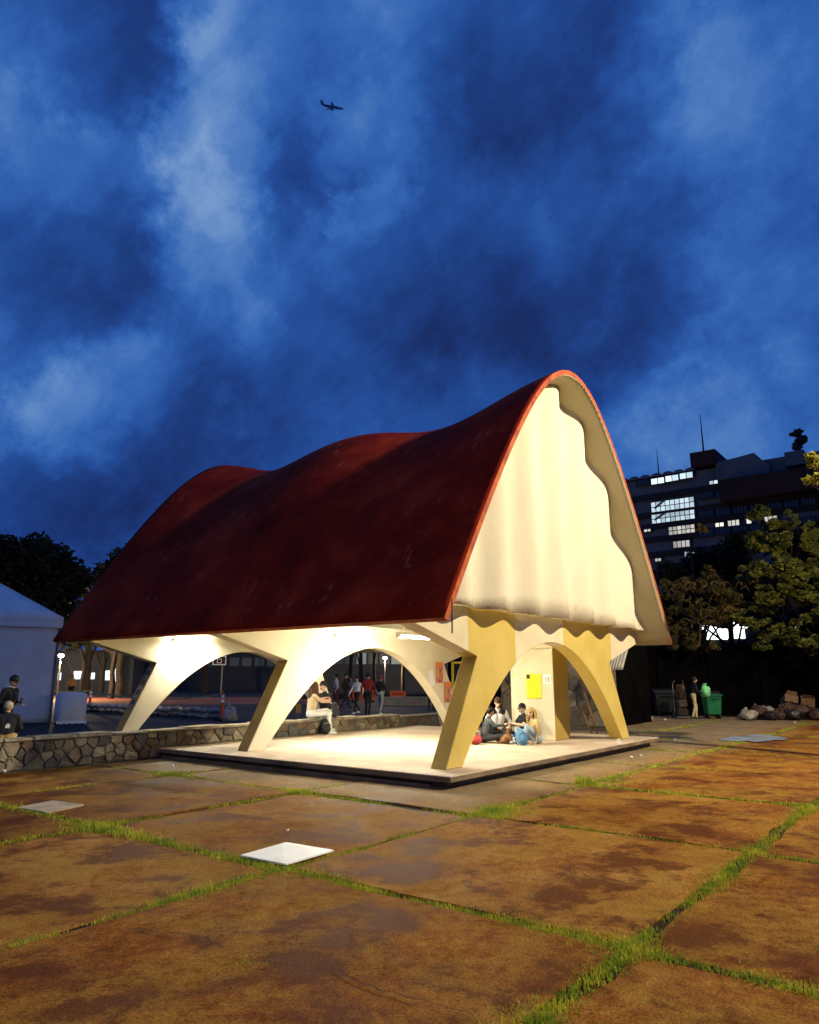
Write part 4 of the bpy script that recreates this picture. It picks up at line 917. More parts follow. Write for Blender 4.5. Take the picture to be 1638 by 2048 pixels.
# delineator posts
m_orange = mat('traffic_orange', (.80, .13, .02), .5, .15, 5); m_refl = mat('reflective_white', (.8, .8, .78), .4); m_rub = mat('rubber_black', (.02, .02, .02), .8)
def delineator(u, v, label):
    p = G(u, v); r = empty('traffic_post', (p.x, p.y, 0), 0, label, 'traffic post', 'orange traffic posts on the plaza')
    MB().box((-.22, -.22, 0), (.22, .22, .05)).build('base', m_rub, r, bevel=.015)
    b = MB().cyl((0, 0, .05), (0, 0, 1.02), .085, .05, 14).build('post', m_orange, r)
    for z in (.68, .86): MB().cyl((0, 0, z), (0, 0, z+.11), .071 if z < .8 else .064, .068 if z < .8 else .060, 14, cap=False).build('band', m_refl, b)
    MB().cyl((0, 0, 1.02), (0, 0, 1.12), .03, .035, 10).build('tip', m_orange, r); return p
q0 = delineator(178, 1423, 'orange traffic post behind the white covered crate'); q1 = delineator(443, 1441, 'orange traffic post at the end of the sandbag row')
# tape
m_tape = mat('tape_yellow', (.55, .50, .22), .5, .5, 3)
def tape(a, b, sag, label):
    n = 16; mb = MB(); vs = []
    for i in range(n+1):
        t = i/n; p = Vector(a).lerp(Vector(b), t); p.z -= sag*4*t*(1-t); vs += [p+Vector((0, 0, .035)), p-Vector((0, 0, .035))]
    mb.add(vs, [(2*i, 2*i+1, 2*i+3, 2*i+2) for i in range(n)]); o = mb.build('barrier_tape', m_tape); o.modifiers.new('s', 'SOLIDIFY').thickness = .003
    return tag(o, label, 'tape')
tape((q0.x, q0.y, 1.0), (q1.x, q1.y, 1.0), .30, 'pale barrier tape strung between the two orange posts')
tl = D(100, 1384, 37); tape((tl.x, tl.y, 1.0), (q0.x, q0.y, 1.0), .06, 'pale barrier tape between the tent and the first orange post')
# sandbags, two layers
m_bag = [mat('sandbag_%d' % k, c, .9, .35, 7, bump=.7, bscale=25) for k, c in enumerate(((.40, .36, .29), (.46, .42, .35), (.34, .30, .24)))]
rnd = random.Random(21); bag_meshes = []
for k in range(4):
    mb = MB(); mb.ell((0, 0, 0), (.34, .20, .115), 14, 8, jit=.30); me = mb.mesh('sandbag'); me.polygons.foreach_set('use_smooth', [True]*len(me.polygons)); me.materials.append(m_bag[k % 3]); bag_meshes.append(me)
a = Vector((10.15, 30.5, 0)); b = Vector((9.9, 17.75, 0)); L_ = (b-a).length; nb = int(L_/.62)
for lay in range(2):
    for i in range(nb-(lay and rnd.randint(0, 1))):
        p = a.lerp(b, (i+.5*(lay+1)*.9)/nb); o = link('sandbag', rnd.choice(bag_meshes), None, None, (p.x+rnd.uniform(-.08, .08), p.y, .10+.19*lay+rnd.uniform(-.02, .02)))
        o.rotation_euler = (rnd.uniform(-.12, .12), rnd.uniform(-.18, .18), math.pi/2+rnd.uniform(-.35, .35)); tag(o, ('pale sandbag in the bottom layer of the row between the orange posts', 'pale sandbag in the upper layer of the row between the orange posts')[lay], 'sandbag', 'sandbags in the %s layer' % ('bottom', 'upper')[lay])
sk = G(459, 1441); r = empty('sack', (sk.x, sk.y, 0), 0, 'upright white sack tied at the top beside the orange post', 'sack')
MB().cyl((0, 0, 0), (0, 0, .42), .33, .22, 16).ell((0, 0, .42), (.22, .22, .12), 16, 8, jit=.3).build('sack_body', m_bag[1], r, smooth=True); MB().cyl((-.05, 0, .5), (-.12, .02, .72), .05, .09, 9).build('tied_top', m_bag[1], r)
# litter
m_lit = mat('litter_white', (.75, .73, .66), .6)
for (u, v, s) in ((1068, 1538, .05), (1352, 1483, .06), (1264, 1517, .035), (1282, 1513, .03), (1330, 1441, .06), (345, 1534, .035), (8, 1546, .045), (575, 1664, .02), (643, 1599, .02), (930, 1566, .03), (1590, 1447, .05), (1300, 1441, .05), (1500, 1436, .06)):
    p = G(u, v); mb = MB(); mb.ell((0, 0, 0), (s, s*.8, s*.55), 8, 6, jit=.6); o = mb.build('litter', m_lit, None, (p.x, p.y, s*.5+.01)); o.rotation_euler = (0, 0, u); tag(o, 'crumpled white scrap of litter lying on the paving', 'litter', 'scraps of litter on the paving')
for (u, v, lb, tilt) in ((1070, 1537, 'crushed plastic cup leaning against the platform edge', 1.2), (1240, 1490, 'clear cup standing at the foot of the right arch leg', .3)):
    p = G(u, v, HP if 'foot' in lb else 0.0); r = empty('plastic_cup', (p.x, p.y, p.z+.03), 0, lb, 'cup'); r.rotation_euler = (tilt, .4, u)
    MB().cyl((0, 0, -.02), (0, 0, .10), .032, .042, 14, cap=False).cyl((0, 0, -.02), (0, 0, -.018), .032, .032, 14).build('cup_wall', mat('cup_plastic', (.7, .68, .6), .3), r); MB().tube([(.044*math.cos(t*.5236), .044*math.sin(t*.5236), .10) for t in range(13)], .003, 5).build('rim', m_lit, r)
# white cover plate on the paving and a pale manhole slab
cs = [G(*q) for q in ((481, 1713), (572, 1687), (667, 1703), (572, 1731))]
wp = MB(); top = [(p.x, p.y, .014) for p in cs]; bot = [(p.x, p.y, .0) for p in cs]; cc = sum((Vector(p) for p in top), Vector())/4
ctr = Vector(top[0]).lerp(Vector(top[1]), .86).lerp(Vector(top[3]), .14)
wp.add(bot+top+[(ctr.x, ctr.y, .040)], [(0, 1, 5, 4), (1, 2, 6, 5), (2, 3, 7, 6), (3, 0, 4, 7), (4, 5, 8), (5, 6, 8), (6, 7, 8), (7, 4, 8)])
tag(wp.build('cover_plate', mat('plate_white', (.88, .89, .80), .5, .08, 5)), 'white square cover plate lying in the grass joint', 'plate')
cs = [G(*q) for q in ((35, 1618), (105, 1604), (167, 1612), (92, 1628))]
mp = MB(); mp.add([(p.x, p.y, .0) for p in cs]+[(p.x, p.y, .022) for p in cs], [(0, 1, 5, 4), (1, 2, 6, 5), (2, 3, 7, 6), (3, 0, 4, 7), (4, 5, 6, 7)])
tag(mp.build('manhole_cover', mat('pale_concrete', (.40, .33, .23), .85, .4, 3, bump=.4)), 'pale concrete manhole cover set in the paving at the left', 'manhole cover')
# wooden trestle leaning behind the column
pa = G(1186, 1470); tr = empty('trestle', (pa.x, pa.y, 0), 0, 'thin brown wooden ladder leaning against the stone building', 'ladder'); m_wood = mat('brown_wood', (.22, .11, .04), .8, .4, 6)
dpt = (pa-CAM).dot(FWD)
for (u0, v0, u1, v1, dd) in ((1196, 1470, 1160, 1356, 0), (1184, 1470, 1160, 1408, .1)):
    a = D(u0, v0, dpt)-pa; b = D(u1, v1, dpt+.5+dd)-pa; MB().cyl(a, b, .028, .028, 6).build('rail', m_wood, tr)
for k in (.12, .42, .72): a = (D(1196, 1470, dpt)-pa).lerp(D(1160, 1356, dpt+.5)-pa, k*.75); b = (D(1184, 1470, dpt)-pa).lerp(D(1160, 1408, dpt+.6)-pa, k); MB().cyl(a, b, .016, .016, 6).build('rung', m_wood, tr)
# ------------------------------------------------------------------ right side: stone building, dark wall, rubbish
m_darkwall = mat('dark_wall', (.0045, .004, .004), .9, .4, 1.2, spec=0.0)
sb = empty('stone_building', (0, 0, 0), 0, 'low stone building in the dark behind the pavilion', 'building')
BX = 14.5
yl = onX(1003, 1400, BX).y; yr = onX(1212, 1400, BX).y
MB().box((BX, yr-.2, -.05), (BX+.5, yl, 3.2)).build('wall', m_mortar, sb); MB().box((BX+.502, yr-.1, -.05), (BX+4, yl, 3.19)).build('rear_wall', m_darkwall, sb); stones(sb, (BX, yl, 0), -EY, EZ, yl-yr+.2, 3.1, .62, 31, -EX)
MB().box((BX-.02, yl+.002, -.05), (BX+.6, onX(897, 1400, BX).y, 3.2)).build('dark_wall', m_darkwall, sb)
y0 = onX(926, 1400, BX).y; y1 = onX(906, 1400, BX).y; m_yf = mat('yellow_metal', (.62, .47, .02), .5, .2, 6)
dr = MB().box((BX-.05, y0-.9, 0), (BX-.03, y1, 2.22)).build('door', mat('door_dark', (.015, .012, .02), .7), sb)
for lo, hi in (((BX-.09, y1-.09, 0), (BX-.051, y1, 2.24)), ((BX-.09, y0-.9, 0), (BX-.051, y0-.81, 2.24)), ((BX-.09, y0-.808, 2.15), (BX-.051, y1-.092, 2.24))): MB().box(lo, hi).build('door_frame', m_yf, dr)
# corrugated awning at its right end
aw = MB(); n = 56; vs = []; ya = onX(1214, 1320, BX).y; yb = onX(1262, 1320, BX).y
za = onX(1236, 1304, BX-.3).z; zb = onX(1236, 1340, BX-.3).z
for k in (0, 1):
    for i in range(n+1): t = i/n; vs.append((BX-.1-.75*k+.045*math.cos(2*math.pi*t*9), ya+(yb-ya)*t, (za+.25, zb)[k]))
aw.add(vs, [(i, i+1, n+2+i, n+1+i) for i in range(n)]); o = aw.build('awning', mat('corrugated_pale', (.55, .52, .42), .6, .3, 3), sb, smooth=True); o.modifiers.new('s', 'SOLIDIFY').thickness = .01
# dark boundary wall
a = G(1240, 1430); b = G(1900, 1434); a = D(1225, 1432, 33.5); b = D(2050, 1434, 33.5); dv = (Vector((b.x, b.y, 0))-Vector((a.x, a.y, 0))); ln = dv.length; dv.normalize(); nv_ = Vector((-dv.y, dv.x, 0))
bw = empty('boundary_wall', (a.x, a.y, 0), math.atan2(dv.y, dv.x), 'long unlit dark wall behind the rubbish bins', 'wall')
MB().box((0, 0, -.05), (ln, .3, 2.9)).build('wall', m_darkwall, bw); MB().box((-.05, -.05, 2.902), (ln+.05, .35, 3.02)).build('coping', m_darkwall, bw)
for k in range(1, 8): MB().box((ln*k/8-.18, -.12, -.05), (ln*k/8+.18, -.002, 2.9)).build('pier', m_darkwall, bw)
# wheeled green bin
def wheeled_bin(u, v, w, h, m, label, depth=.55):
    p = G(u, v); r = empty('wheeled_bin', (p.x, p.y, 0), math.atan2(RIGHT.y, RIGHT.x), label, 'bin'); t = w*.43
    mb = MB(); lo = [(-t, 0, .16), (t, 0, .16), (t, depth*.8, .16), (-t, depth*.8, .16)]; hi = [(-w/2, -.06, h), (w/2, -.06, h), (w/2, depth, h), (-w/2, depth, h)]
    mb.add(lo+hi, [(3, 2, 1, 0), (4, 5, 6, 7), (0, 1, 5, 4), (1, 2, 6, 5), (2, 3, 7, 6), (3, 0, 4, 7)]); mb.build('bin_body', m, r, bevel=.03)
    MB().box((-w/2-.04, -.10, h+.002), (w/2+.04, depth+.04, h+.06)).build('rim', m, r, bevel=.015)
    lid = MB().prism([(0, 0), (depth, 0), (depth, .10), (depth*.5, .13), (0, .05)], (-w/2, 0, h+.061), Vector((0, 1, 0)), Vector((0, 0, 1)), Vector((1, 0, 0)), w).build('lid', mat('lid_dark', (.012, .016, .012), .6), r)
    MB().cyl((-w*.3, -.12, h-.1), (w*.3, -.12, h-.1), .02, .02, 8).build('handle', m_rub, r)
    for sx in (-1, 1):
        for sy in (.08, depth*.7): MB().cyl((sx*t*.85-.03, sy, .09), (sx*t*.85+.03, sy, .09), .09, .09, 14).build('wheel', m_rub, r)
    return r
wheeled_bin(1431, 1438, .62, .90, mat('bin_green', (.015, .17, .06), .45, .3, 4), 'green wheeled rubbish bin beside the man in cream trousers')
wheeled_bin(1340, 1433, 1.2, .95, mat('bin_slate', (.008, .011, .014), .6, .3, 4), 'dark slate wheeled bin left of the green bin')
# handcart stacked with bundles, next to the man
p = G(1362, 1437); hc = empty('handcart', (p.x, p.y, 0), math.atan2(RIGHT.y, RIGHT.x), 'upright handcart loaded with dark bundles left of the bin', 'cart')
for s in (-1, 1): MB().tube([(s*.22, 0, .1), (s*.22, .05, 1.35), (s*.17, -.06, 1.5)], .02, 6).build('rail', m_pole, hc); MB().cyl((s*.24, .05, .12), (s*.30, .05, .12), .12, .12, 14).build('wheel', m_rub, hc)
MB().box((-.24, -.35, .05), (.24, 0, .08)).build('toe_plate', m_pole, hc)
for k, (z, sx, c) in enumerate(((.26, .22, (.03, .02, .012)), (.60, .20, (.07, .055, .04)), (.92, .21, (.03, .018, .012)), (1.20, .16, (.07, .04, .02)))):
    M_ = Matrix.Rotation(.12*(-1)**k, 4, 'Y') @ Matrix.Rotation(.3*k, 4, 'Z'); MB().box((-sx, -.16, -.14), (sx, .12, .15), M=Matrix.Translation((0, -.16, z)) @ M_).build('bundle', mat('bundle_%d' % k, c, .8, .5, 8), hc, bevel=.035)
# boxes and bags
m_card = mat('cardboard', (.22, .13, .06), .9, .3, 5); m_pbag = [mat('bag_clear', (.40, .36, .28), .35, col2=(.12, .10, .07), scale=6), mat('bag_black', (.02, .017, .014), .35), mat('bag_brown', (.11, .055, .03), .6, col2=(.03, .018, .01), scale=5)]
def carton(pos, s, rot, label):
    r = empty('carton', pos, 0, label, 'carton'); r.rotation_euler = rot
    MB().box((-s[0]/2, -s[1]/2, 0), (s[0]/2, s[1]/2, s[2])).build('box', m_card, r, bevel=.006); MB().box((-s[0]/2-.001, -.025, s[2]+.001), (s[0]/2+.001, .025, s[2]+.004)).build('tape', mat('parcel_tape', (.30, .20, .10), .4), r)
    MB().prism([(0, 0), (s[1]*.9, 0), (s[1]*.8, .16), (s[1]*.1, .16)], (-s[0]/2, -s[1]*.45, s[2]+.001), Vector((0, 1, 0)), Vector((-.5, 0, .86)), Vector((.86, 0, .5)), .006).build('flap', m_card, r)
Db = (G(1260, 1441)-CAM).dot(FWD)
for (u, v, s, rt, lb) in ((1246, 1376, (.50, .40, .36), (.1, .35, .9), 'tilted brown carton on top of the rubbish heap'), (1256, 1400, (.55, .45, .32), (0, 0, .3), 'brown carton under the tilted one on the heap'), (1273, 1436, (.4, .5, .8), (0, 0, 1.1), 'tall brown carton at the right of the bag heap'), (1246, 1434, (.6, .5, .62), (0, 0, .7), 'large carton at the bottom of the heap by the arch leg')):
    q = D(u, v, Db+.9); carton((q.x, q.y, max(0, q.z-.1)), s, rt, lb)
def rubbish_bag(u, v, rad, m, label, grp, dd=0):
    q = D(u, v, (G(u, 1440)-CAM).dot(FWD)+dd); r = empty('rubbish_bag', (q.x, q.y, max(0.0, q.z-rad*.6)), u*1.0, label, 'rubbish bag', grp)
    crumple((0, 0, rad*.5), (rad*1.15, rad*.95, rad*.66), u*.37).build('bag_body', m, r, smooth=True); MB().cyl((rad*.3, 0, rad*.95), (rad*.5, 0, rad*1.22), rad*.08, rad*.20, 7).build('tied_neck', m, r)
for k, (u, v, rad, mi) in enumerate(((1252, 1428, .34, 0), (1272, 1432, .30, 0), (1288, 1434, .22, 0), (1300, 1438, .14, 0), (1250, 1404, .26, 0), (1247, 1420, .3, 0))): rubbish_bag(u, v, rad, m_pbag[mi], 'pale plastic rubbish bag in the heap behind the right arch leg', 'rubbish bags heaped by the arch leg', .2*(k % 3))
for k, (u, v, rad, mi) in enumerate(((1496, 1432, .36, 0), (1515, 1420, .34, 2), (1535, 1422, .32, 0), (1540, 1434, .30, 1), (1556, 1428, .34, 2), (1576, 1414, .34, 2), (1584, 1430, .36, 1), (1602, 1420, .36, 2), (1622, 1424, .38, 1), (1636, 1432, .36, 2), (1524, 1436, .24, 1), (1606, 1436, .26, 0))):
    rubbish_bag(u, v, rad, m_pbag[mi], ['pale clear rubbish bag in the long heap at the right edge', 'black rubbish bag in the long heap at the right edge', 'brown rubbish bag in the long heap at the right edge'][mi], '%s rubbish bags along the dark wall' % ('pale', 'black', 'brown')[mi], .3*(k % 3))
q = D(1578, 1410, 30.6); carton((q.x, q.y, .55), (.7, .5, .3), (.2, .3, .5), 'flattened brown carton on the long heap at the right edge')
q = D(1615, 1412, 30.6); carton((q.x, q.y, .50), (.7, .5, .34), (.1, -.1, .2), 'square brown carton at the right end of the long heap')
# ------------------------------------------------------------------ far building with lit stairwell
m_fac = mat('far_concrete', (.13, .14, .16), .85, .3, .3); m_fdark = mat('far_dark', (.030, .026, .028), .85, .3, .2); m_brown = mat('far_brown', (.055, .022, .016), .85, .3, .2); m_fglass = mat('far_glass', (.03, .035, .05), .12, spec=.6)
FXX = 78.0
def fy(u, v=1000): return onX(u, v, FXX).y
def fz(u, v): return onX(u, v, FXX).z
fb = empty('office_building', (FXX, 0, 0), 0, 'tall institute building with a lit stairwell and scalloped roof', 'building')
ya, yb = fy(1180), fy(1720); ztop = fz(1330, 952)
FL = local(fb)
MB().box((.02, yb, 0), (16, ya, ztop)).build('facade', m_fac, fb)
zs = [fz(1350, v) for v in (1347, 1300, 1250, 1200, 1150, 1103, 1072, 1046, 1022, 985)]
for z in zs[3:]: MB().box((-.35, yb, z-.5), (.018, ya, z+.15)).build('floor_band', m_fdark, fb)
def window(u0, v0, u1, v1, colr, st, cols=4, rows=2, lit=True):
    um = (u0+u1)/2; vm = (v0+v1)/2; y0, y1 = fy(u1, vm), fy(u0, vm); z0, z1 = fz(um, v1), fz(um, v0)
    w = MB().box((-.40, y0-.08, z0-.08), (-.36, y1+.08, z1+.08)).build('window', m_fdark, fb)
    k = 0
    for i in range(cols):
        for j in range(rows):
            a = y0+(y1-y0)*i/cols+.05; b = y0+(y1-y0)*(i+1)/cols-.05; c = z0+(z1-z0)*j/rows+.05; d = z0+(z1-z0)*(j+1)/rows-.05
            s = st*random.uniform(.55, 1.15) if lit else 0
            mm = mat('pane_%d_%.1f' % (int(colr[0]*100), round(s, 1)), (.3, .32, .34), .3, emit=colr, estr=round(s, 1), var=.3, scale=.6) if lit else m_fglass
            MB().box((-.43, a, c), (-.402, b, d)).build('pane', mm, w)
    return w
CW, WW = (.72, .92, 1.0), (1.0, .95, .80)
for u in (1304, 1332.5, 1361): v = 957-(u-1304)*.19; window(u, v, u+27, v+12.5, CW, 1.3, 2, 1)
window(1275, 961, 1300, 972, CW, 0, 2, 1, False)
window(1420, 962, 1438, 970, CW, 1.0, 2, 1)
for (u0, v0, u1, v1, co, st, nc, nr) in ((1304, 1000, 1391, 1021, CW, .85, 9, 2), (1305, 1025, 1392, 1044, CW, .8, 9, 2), (1339, 1052, 1392, 1069, WW, .6, 6, 2), (1348, 1082, 1382, 1096, WW, .55, 4, 1), (1371, 1103, 1392, 1116, CW, .6, 3, 1),
                                         (1483, 980, 1516, 1000, CW, .7, 4, 2), (1432, 1046, 1450, 1055, WW, 1.0, 2, 1), (1457, 1041, 1481, 1053, WW, .9, 3, 1), (1494, 1038, 1505, 1049, WW, 1.0, 1, 1), (1529, 1033, 1557, 1051, WW, .9, 3, 1), (1290, 1059, 1304, 1065, WW, .9, 2, 1), (1312, 1117, 1325, 1124, WW, .9, 2, 1)):
    window(u0, v0, u1, v1, co, st, nc, nr)
for (v0, v1) in ((1000, 1020), (1026, 1043)):          # stair flights seen through the glass
    a = (-.47, fy(1312, v1), fz(1312, v1)+.1); b = (-.47, fy(1332, v0), fz(1332, v0)-.1); MB().cyl(a, b, .16, .16, 4).build('stair_flight', m_fac, fb)
for u in range(1400, 1720, 34):
    for v in (985, 1022, 1060, 1100):
        if 1475 < u < 1520 and v == 985: continue
        vv = v-(u-1400)*.12; window(u, vv, u+28, vv+14, CW, 0, 4, 1, False)
for k in range(7):                                      # scalloped vault roof
    y0 = fy(1236+k*22.5, 945); y1 = fy(1236+(k+1)*22.5, 945); r_ = abs(y0-y1)/2; cy = (y0+y1)/2; mb = MB(); n = 12; vs = []
    for xx in (-.5, 14):
        for i in range(n+1): t = math.pi*i/n; vs.append((xx, cy+r_*math.cos(t), ztop+.01+r_*.62*math.sin(t)))
    mb.add(vs, [(i, i+1, n+2+i, n+1+i) for i in range(n)]+[tuple(range(n, -1, -1)), tuple(range(n+1, 2*n+2))]); mb.build('vault', m_fac, fb)
def fbox(u0, v0, u1, v1, name, m, xo=-1.0, dep=8):
    um = (u0+u1)/2; vm = (v0+v1)/2; return MB().box((xo, fy(u1, vm), fz(um, v1)), (xo+dep, fy(u0, vm), fz(um, v0))).build(name, m, fb)
fbox(1384, 905, 1435, 934, 'plant_room', m_brown, -.8, 8)
for (u, v0, v1, r_) in ((1403, 906, 822, .12), (1312, 946, 895, .09), (1421, 908, 893, .07), (1386, 915, 898, .07)):
    p0 = (1.0, fy(u, v0), fz(u, v0)-.5); p1 = (1.0, fy(u, v0), fz(u, v1)); MB().cyl(p0, p1, r_, r_*.3, 6).build('antenna', m_fdark, fb)
sh = MB(); pts = [(fy(u, v), fz(u, v)) for u, v in ((1434, 962), (1434, 928), (1510, 908), (1541, 934), (1541, 962))]
sh.prism(pts, (-.6, 0, 0), Vector((0, 1, 0)), Vector((0, 0, 1)), Vector((1, 0, 0)), 10); sh.build('pitched_block', m_fac, fb)
fbox(1448, 946, 1760, 990, 'brown_wing', m_brown, -2.5, 12); fbox(1573, 906, 1612, 934, 'tank_house', m_fac, -1, 6)
tk = MB(); q = Vector((-0.5, fy(1602, 890), fz(1602, 905))); tk.ell(q+Vector((0, .25, .7)), (.5, .55, .55), 12, 8, jit=.7).ell(q+Vector((0, -.25, 1.35)), (.5, .6, .45), 12, 8, jit=.8).ell(q+Vector((0, .15, 2.15)), (.5, .6, .4), 12, 8, jit=.8).cyl(q-Vector((0, -.6, .7)), q+Vector((0, -.1, 2.2)), .14, .10, 6).cyl(q+Vector((0, -.2, 1.2)), q+Vector((0, .7, .6)), .10, .07, 6); tk.build('roof_vent', m_fdark, fb)
# a lit hall behind the trees on the right
hl = empty('lit_hall', D(1520, 1354, 50), math.atan2(RIGHT.y, RIGHT.x), 'low hall with bright windows glimpsed under the right-hand trees', 'building'); hl.location.z = 0
MB().box((-14, .1, 0), (16, 8, 5.6)).build('wall', m_fdark, hl)
hz = lambda v: D(1520, v, 50).z
m_hall = mat('hall_light', (.8, .8, .8), .4, emit=(.85, 1.0, .95), estr=3.0)
for (u0, v0, u1, v1) in ((1420, 1250, 1466, 1279), (1466, 1258, 1500, 1277), (1480, 1238, 1530, 1256), (1570, 1243, 1626, 1255)):
    x0 = (u0-1520)/FPX*50*1.03; x1 = (u1-1520)/FPX*50*1.03; MB().box((x0, .02, hz(v1)), (x1, .098, hz(v0))).build('window', m_hall, hl)
# ------------------------------------------------------------------ far left and centre
m_far = mat('far_wall_blue', (.045, .05, .06), .9, .3, .3); m_win = mat('far_window', (.10, .11, .12), .4, emit=(.75, .95, 1.0), estr=.16)
def far_building(name, u0, u1, vt, depth, label, wins, m=m_far):
    c = D((u0+u1)/2, 1354, depth); r = empty(name, (c.x, c.y, 0), math.atan2(RIGHT.y, RIGHT.x), label, 'building'); k = depth/FPX*1.026
    hw = (u1-u0)/2*k; h = 1.65+(1354-vt)*k; MB().box((-hw, 0, 0), (hw, 8, h)).build('wall', m, r); MB().box((-hw-.3, -.4, h+.001), (hw+.3, 8.3, h+.3)).build('roof', m_fdark, r)
    for (a, b, c_, d_, mm) in wins: x0 = (a-(u0+u1)/2)*k; x1 = (c_-(u0+u1)/2)*k; MB().box((x0, -.06, 1.65+(1354-d_)*k), (x1, -.002, 1.65+(1354-b)*k)).build('window', mm, r)
    return r
m_winb = mat('far_window_bright', (.7, .75, .8), .4, emit=(.70, .92, 1.0), estr=.9); m_wind = mat('far_window_dim', (.03, .035, .04), .4, emit=(.6, .85, 1.0), estr=.02)
far_building('classroom_block', 640, 905, 1296, 82, 'dark classroom block with pale windows behind the walkers', [(650+k*22, 1309, 668+k*22, 1330, (m_wind, m_win)[k % 3 == 0]) for k in range(11)])
far_building('classroom_block', 270, 660, 1300, 92, 'dark low block behind the basketball board', [(410+k*24, 1318, 428+k*24, 1334, m_wind) for k in range(8)])
far_building('shop_row', 60, 260, 1310, 72, 'row of lit shopfronts in the far left background', [(148, 1343, 168, 1358, m_winb), (176, 1346, 188, 1358, m_winb), (200, 1342, 219, 1360, m_winb), (222, 1338, 238, 1362, m_winb), (100, 1345, 108, 1362, m_winb), (118, 1346, 124, 1360, m_winb)])
far_building('classroom_block', 905, 1240, 1300, 75, 'dark block behind the right end of the pavilion', [(920+k*40, 1318, 945+k*40, 1332, m_wind) for k in range(3)])
# low kerb and steps by the walkers
m_step = mat('worn_step', (.26, .21, .13), .9, .4, 1.5)
st = empty('steps', D(835, 1354, 44), math.atan2(RIGHT.y, RIGHT.x), 'broad low concrete steps on the right of the plaza', 'steps'); st.location.z = 0
for k in range(3): MB().box((-2.6, k*1.3, 0), (2.6, k*1.3+1.28, .14*(k+1))).build('step', m_step, st)
kb = tag(MB().box((0, 0, 0), (30, .35, .38)).build('kerb_bench', m_fdark, None, D(560, 1354, 58)), 'long low dark kerb far across the plaza', 'kerb'); kb.location.z = 0; kb.rotation_euler = (0, 0, math.atan2(RIGHT.y, RIGHT.x))
def barrier(u, v, depth, label):
    p = D(u, v, depth); r = empty('road_barrier', (p.x, p.y, 0), math.atan2(RIGHT.y, RIGHT.x), label, 'barrier', 'orange plastic barriers')
    MB().prism([(-.3, 0), (.3, 0), (.2, .35), (.12, .95), (-.12, .95), (-.2, .35)], (-.9, 0, 0), Vector((0, 1, 0)), Vector((0, 0, 1)), Vector((1, 0, 0)), 1.8).build('barrier_body', m_orange, r, bevel=.03)
    MB().box((-.6, -.235, .55), (.6, -.2, .75)).build('panel', mat('panel_red', (.55, .06, .02), .5), r); r.scale = (.62, .62, .75)
barrier(796, 1370, 52, 'orange plastic barrier furthest right behind the walkers'); barrier(752, 1368, 54, 'orange plastic barrier behind the person with reddish hair'); barrier(712, 1366, 55, 'orange plastic barrier left of the maroon shirt')
# basketball board
bb = empty('basketball_hoop', D(437, 1354, 68), math.atan2(RIGHT.y, RIGHT.x), 'basketball board with white outline seen through the rear arch', 'basketball hoop'); bb.location.z = 0
zb_ = D(437, 1322, 68).z; MB().box((-.62, 0, zb_-.36), (.62, .04, zb_+.46)).build('board', m_fdark, bb)
for (x0, z0, x1, z1) in ((-.62, -.36, .62, -.28), (-.62, .38, .62, .46), (-.62, -.279, -.54, .379), (.54, -.279, .62, .379), (-.22, -.2, .22, -.14), (-.22, .14, .22, .2), (-.22, -.139, -.16, .139), (.16, -.139, .22, .139)): MB().box((x0, -.02, zb_+z0), (x1, -.002, zb_+z1)).build('line', m_refl, bb)
MB().tube([(0, 1.2, 0), (0, 1.2, zb_-.3), (0, .05, zb_)], .07, 8).build('post', m_pole, bb)
MB().tube([(.23*math.cos(t*.5236), -.27+.23*math.sin(t*.5236), zb_-.2) for t in range(13)], .012, 6).build('hoop', m_orange, bb)
# lit street lamps far left
for (u, v, dep, lb, en) in ((122, 1311, 55, 'lit street lamp right of the white tent', 5000), (106, 1321, 66, 'lower lit lamp just past the tent edge', 1500), (227, 1303, 80, 'small lit lamp behind the rear frame wing', 2500), (770, 1316, 70, 'lit lamp seen through the middle arch', 3500), (500, 1334, 95, 'faint lamp seen through the rear arch', 200)):
    p = D(u, v, dep); hgt = max(2.6, p.z)
    r = empty('lamp_post', (p.x, p.y, 0), 0, lb, 'lamp post', 'lit lamp posts in the background'); MB().cyl((0, 0, 0), (0, 0, hgt-.05), .07, .05, 8).build('pole', m_pole, r)
    MB().ell((0, 0, hgt), (.22, .22, .13), 12, 8).build('globe', mk_glow('globe_glow', (1.0, .97, .88), 14), r, smooth=True); lamp_light('lamp_light', (0, 0, hgt-.35), en, (1.0, .74, .42), .2, r)
# slack line and pole near the tent
a = D(128, 1296, 40); b = D(153, 1372, 40); tag(MB().cyl((0, 0, 0), b-a, .03, .03, 6).build('guy_rope', mat('rope', (.35, .28, .12), .9), None, a), 'taut yellowish guy rope right of the tent', 'rope')
